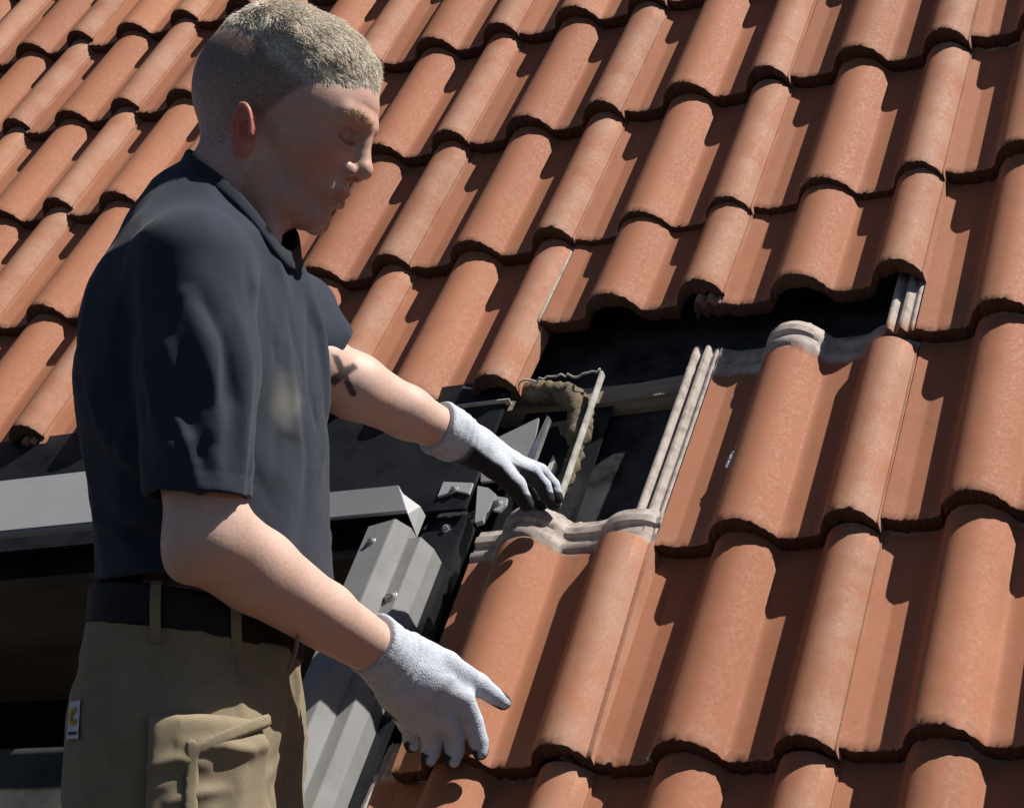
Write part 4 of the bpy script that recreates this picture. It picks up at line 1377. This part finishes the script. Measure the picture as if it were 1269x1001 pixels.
ribbon('belt_loop', [(-0.100, -0.10, 0.080), (-0.105, -0.10, 0.094), (-0.1015, -0.10, 0.112), (-0.092, -0.10, 0.134), (-0.086, -0.10, 0.142)], 0.0055, 0.002, M['khaki'], trousers, KH, (0.0, 1, 0))
ribbon('belt_loop', [(0.128, -0.165, 0.050), (0.136, -0.168, 0.068), (0.138, -0.168, 0.085), (0.132, -0.166, 0.110)], 0.0055, 0.002, M['khaki'], trousers, KH * 1.1, (0.35, -0.93, 0))
# woven label patch on the hip pocket with its round emblem
def patch():
    x0_, x1_, z0_, z1_ = -0.1035, -0.0855, -0.024, 0.016
    n_ = 5
    def strip(name, poly, lift, col, mat, parent):
        vs = []
        for (a, b) in poly:
            vs.append((a, surf_y(a, b, lift), b))
        nn = len(vs)
        vs2 = vs + [(v[0], v[1] + 0.0008, v[2]) for v in vs]
        fs = [tuple(range(nn)), tuple(range(nn, 2 * nn))[::-1]] + [(i, (i + 1) % nn, nn + (i + 1) % nn, nn + i) for i in range(nn)]
        return mesh_obj(name, vs2, fs, mat, parent)
    mw = simple('label_white', (0.62, 0.64, 0.68), 0.85, 0.2, 0.08, 60, 0.2, 800)
    my = simple('label_ochre', (0.55, 0.33, 0.05), 0.85, 0.2, 0.1, 60, 0.2, 800)
    mb = simple('label_navy', (0.03, 0.05, 0.13), 0.85, 0.2, 0.1, 60, 0.2, 800)
    pe = strip('label_patch', [(x0_, z0_), (x1_, z0_ - 0.001), (x1_, z1_ - 0.001), (x0_, z1_)], 0.0030, None, mw, trousers)
    cx, cz = (x0_ + x1_) / 2, -0.001
    ar = []
    for i in range(15):
        t = R(50 + i * 20)
        ar.append((cx + 0.0068 * math.cos(t) * (0.92), cz + 0.0095 * math.sin(t)))
    inn = [(cx + 0.0008 + 0.0036 * math.cos(R(330 - i * 20)), cz - 0.0005 + 0.0050 * math.sin(R(330 - i * 20))) for i in range(15)]
    vs = ar + inn
    fs = [(i, i + 1, 28 - i, 29 - i) for i in range(14)]
    em = mesh_obj('emblem', [(a, surf_y(a, b, 0.0042), b) for a, b in vs], fs, my, trousers)
    sm = em.modifiers.new('thick', 'SOLIDIFY')
    sm.thickness = 0.0008
    strip('emblem_bar', [(x0_ + 0.003, z0_ + 0.004), (x1_ - 0.003, z0_ + 0.0035), (x1_ - 0.003, z0_ + 0.0065), (x0_ + 0.003, z0_ + 0.007)], 0.0042, None, mb, trousers)
patch()
def lean_back(o):
    n_ = len(o.data.vertices)
    co = np.empty(n_ * 3, np.float32)
    o.data.vertices.foreach_get('co', co)
    co = co.reshape(-1, 3)
    co[:, 1] -= 0.15 * (co[:, 2] - 0.35)
    o.data.vertices.foreach_set('co', co.ravel())
    o.data.update()
    for ch in o.children:
        lean_back(ch)
lean_back(trousers)
lean_back(belt)

# ------------------------------------------------------------------ work gloves
def knit_mat():
    k = NT('knit_glove', 0.85, 0.2)
    at = k.n('ShaderNodeVertexColor', layer_name='tint')
    dirt = k.ramp(k.noise(45, 5, 0.65), [(0.28, (0.80, 0.78, 0.76)), (0.48, (1, 1, 1)), (0.8, (1.04, 1.04, 1.04))])
    vo = k.n('ShaderNodeTexVoronoi')
    vo.inputs['Scale'].default_value = 620
    k.l(k.mapping((1, 1, 0.7)), vo.inputs['Vector'])
    kn = k.ramp(vo.outputs['Distance'], [(0.2, (1.03, 1.03, 1.03)), (0.8, (0.80, 0.80, 0.81))])
    k.col(k.mix(1.0, k.mix(1.0, at.outputs[0], dirt, 'MULTIPLY'), kn, 'MULTIPLY'))
    b1 = k.bump(vo.outputs['Distance'], 0.5, 0.0010)
    k.bump(k.noise(120, 4, 0.6), 0.25, 0.0025, b1)
    return k.m
M['glove'] = knit_mat()
GL, GD = np.array((0.565, 0.605, 0.665)), np.array((0.035, 0.036, 0.040))
def glove(name, wrist, wdir, knuckles, fingers, thumb, palm_n, palm_r, cuff_r, lines, h=0.0021):
    wrist = np.array(wrist)
    wdir = np.array(wdir) / np.linalg.norm(wdir)
    def f(p):
        d = None
        for k_ in knuckles:
            e = chain(p, [tuple(wrist + wdir * 0.012), lerp3(tuple(wrist), k_, 0.55), k_], [0.021, palm_r, 0.0120], 0.005)
            d = e if d is None else smin(d, e, 0.016)
        c = cap(p, tuple(wrist - wdir * 0.03), tuple(wrist + wdir * 0.02), cuff_r, cuff_r * 0.94)
        d = smin(d, c, 0.018)
        for fg in fingers:
            e = chain(p, fg[0], fg[1], 0.002)
            d = smin(d, e, 0.0035)
        e = chain(p, thumb[0], thumb[1], 0.006)
        d = smin(d, e, 0.012)
        for pts, wd, am in lines[6:]:
            d = d - fold(p, pts, wd, am)
        d = d - 0.0007 * wave(p, 45, 8, 8)
        ct = (wrist - p) @ wdir.astype(np.float32)
        al = -ct + 0.006 * wave(p, 14, 8, 5)
        d = d - 0.0019 * np.sin(al * 6.283 / 0.0105) * sstep(al, 0.008, 0.016) * sstep(al, 0.060, 0.040) * (0.55 + 0.45 * wave(p, 18, 8, 9) * 2)
        d = d - 0.0016 * np.exp(-((ct + 0.004) / 0.0035) ** 2)
        return np.maximum(d, ct)
    allp = np.array(list(knuckles) + [q for fg in fingers for q in fg[0]] + list(thumb[0]) + [tuple(wrist)])
    lo, hi = allp.min(0) - 0.055, allp.max(0) + 0.045
    V_, F_ = polygonize(f, lo, hi, h)
    V_, F_ = largest(V_, F_)
    # dipped palm and fingertips
    w_ = np.zeros(len(V_))
    pn = np.array(palm_n) / np.linalg.norm(palm_n)
    segs = [(fg[0], fg[1]) for fg in fingers] + [thumb]
    best = np.full(len(V_), 1e9)
    side = np.zeros(len(V_))
    for pts, rad in segs:
        for i in range(len(pts) - 1):
            a, b = np.array(pts[i]), np.array(pts[i + 1])
            t = np.clip((V_ - a) @ (b - a) / ((b - a) @ (b - a)), 0, 1)
            q = V_ - a - t[:, None] * (b - a)
            dd = np.linalg.norm(q, axis=1) - (rad[i] + (rad[i + 1] - rad[i]) * t)
            sd = (q @ pn) / np.maximum(np.linalg.norm(q, axis=1), 1e-6)
            tipw = (t if i == len(pts) - 2 else 0 * t)
            s_ = sd + 0.95 * sstep(tipw, 0.35, 0.95)
            m = dd < best
            best = np.where(m, dd, best)
            side = np.where(m, s_, side)
    # palm of the hand
    cen = np.mean(np.array(knuckles), 0) * 0.5 + wrist * 0.5
    ps = (V_ - cen) @ pn / 0.014
    use = best > 0.010
    side = np.where(use, ps, side)
    w_ = sstep(side + 0.08 * wave(V_, 60, 8, 4), 0.10, 0.32)
    along = (V_ - wrist) @ wdir
    w_ = w_ * sstep(along, 0.030, 0.045)
    c_ = GL * (1 - w_[:, None]) + GD * w_[:, None]
    return sdf_obj(name, relax(V_, F_, 1, 0.4), F_, M['glove'], person, c_)
NW = (0.2085, -0.0320, 0.0912)
NKN = [(0.311, 0.036, 0.034), (0.293, 0.041, 0.013), (0.271, 0.044, 0.004), (0.248, 0.045, 0.008)]
NFG = [
    ([NKN[0], (0.322, 0.051, 0.010), (0.329, 0.059, -0.012), (0.331, 0.060, -0.024)], [0.0138, 0.0126, 0.0116, 0.0098]),
    ([NKN[1], (0.301, 0.058, -0.006), (0.301, 0.064, -0.022), (0.299, 0.063, -0.033)], [0.0138, 0.0128, 0.0118, 0.0102]),
    ([NKN[2], (0.275, 0.060, -0.010), (0.274, 0.064, -0.024), (0.272, 0.062, -0.032)], [0.0132, 0.0124, 0.0114, 0.0100]),
    ([NKN[3], (0.252, 0.060, -0.001), (0.252, 0.063, -0.010), (0.252, 0.062, -0.016)], [0.0126, 0.0114, 0.0106, 0.0094]),
]
NTH = ([(0.253, 0.000, 0.087), (0.292, 0.026, 0.0715), (0.328, 0.056, 0.0525), (0.357, 0.078, 0.0345)], [0.0190, 0.0165, 0.0130, 0.0098])
NL = []
for i_, (t_, sg) in enumerate(((0.016, 1), (0.024, -1), (0.032, 1), (0.041, -1), (0.050, 1), (0.060, -1))):
    a_ = np.array(NW) + np.array((0.565, 0.79, -0.29)) * t_
    NL.append(([tuple(a_ + np.array((-0.004, -0.030, 0.020))), tuple(a_ + np.array((0.004, -0.028, -0.006))), tuple(a_ + np.array((-0.014, -0.012, -0.028)))], 0.0046, 0.0042 * sg))
NL += [([(0.258, -0.004, 0.052), (0.282, 0.004, 0.050), (0.306, 0.010, 0.056)], 0.0045, 0.0032),
       ([(0.252, 0.004, 0.040), (0.278, 0.012, 0.038), (0.304, 0.016, 0.046)], 0.0045, -0.0030),
       ([(0.250, 0.012, 0.030), (0.276, 0.018, 0.028), (0.302, 0.022, 0.036)], 0.0045, 0.0030)]
AXN = np.array(N_WR) - np.array(N_EL)
glove('glove', NW, AXN, NKN, NFG, NTH, (-0.36, 0.70, 0.29), 0.0215, 0.0340, NL)
FW = (0.2747, 0.115, 0.3721)
FKN = [(0.3602, 0.178, 0.3413), (0.368, 0.2, 0.3473), (0.366, 0.222, 0.3474), (0.3583, 0.242, 0.3427)]
FFG = [
    ([FKN[0], (0.3923, 0.202, 0.3337), (0.4069, 0.214, 0.3182), (0.4127, 0.218, 0.3026)], [0.012, 0.011, 0.0102, 0.009]),
    ([FKN[1], (0.403, 0.224, 0.3377), (0.4186, 0.236, 0.3222), (0.4244, 0.238, 0.3066)], [0.012, 0.0112, 0.0104, 0.009]),
    ([FKN[2], (0.4011, 0.262, 0.336), (0.4167, 0.27, 0.3204), (0.4225, 0.27, 0.3048)], [0.0118, 0.0108, 0.01, 0.0088]),
    ([FKN[3], (0.3875, 0.278, 0.3302), (0.3991, 0.284, 0.3166), (0.405, 0.285, 0.3049)], [0.0108, 0.0098, 0.0092, 0.0082]),
]
FTH = ([(0.3136, 0.135, 0.3508), (0.3466, 0.156, 0.3315), (0.3719, 0.174, 0.3102), (0.3855, 0.184, 0.2888)], [0.018, 0.0155, 0.0128, 0.0098])
AXF = np.array(F_WR) - np.array(F_EL)
glove('glove', FW, AXF, FKN, FFG, FTH, (-0.22, -0.15, -0.92), 0.0195, 0.0315, [])

# ------------------------------------------------------------------ the tile being laid
loose = put_tile(2, 0, None, tile_mesh(77, -0.084, SB + 0.0425), du=-0.003, dv=0.0, lift=0.004, extra_tilt=0.055, skew=0.012)
loose.name = 'loose_tile'
tag(loose, 'red roof tile under the gloved hands, its pale bare upper edge uncovered', 'roof tile')
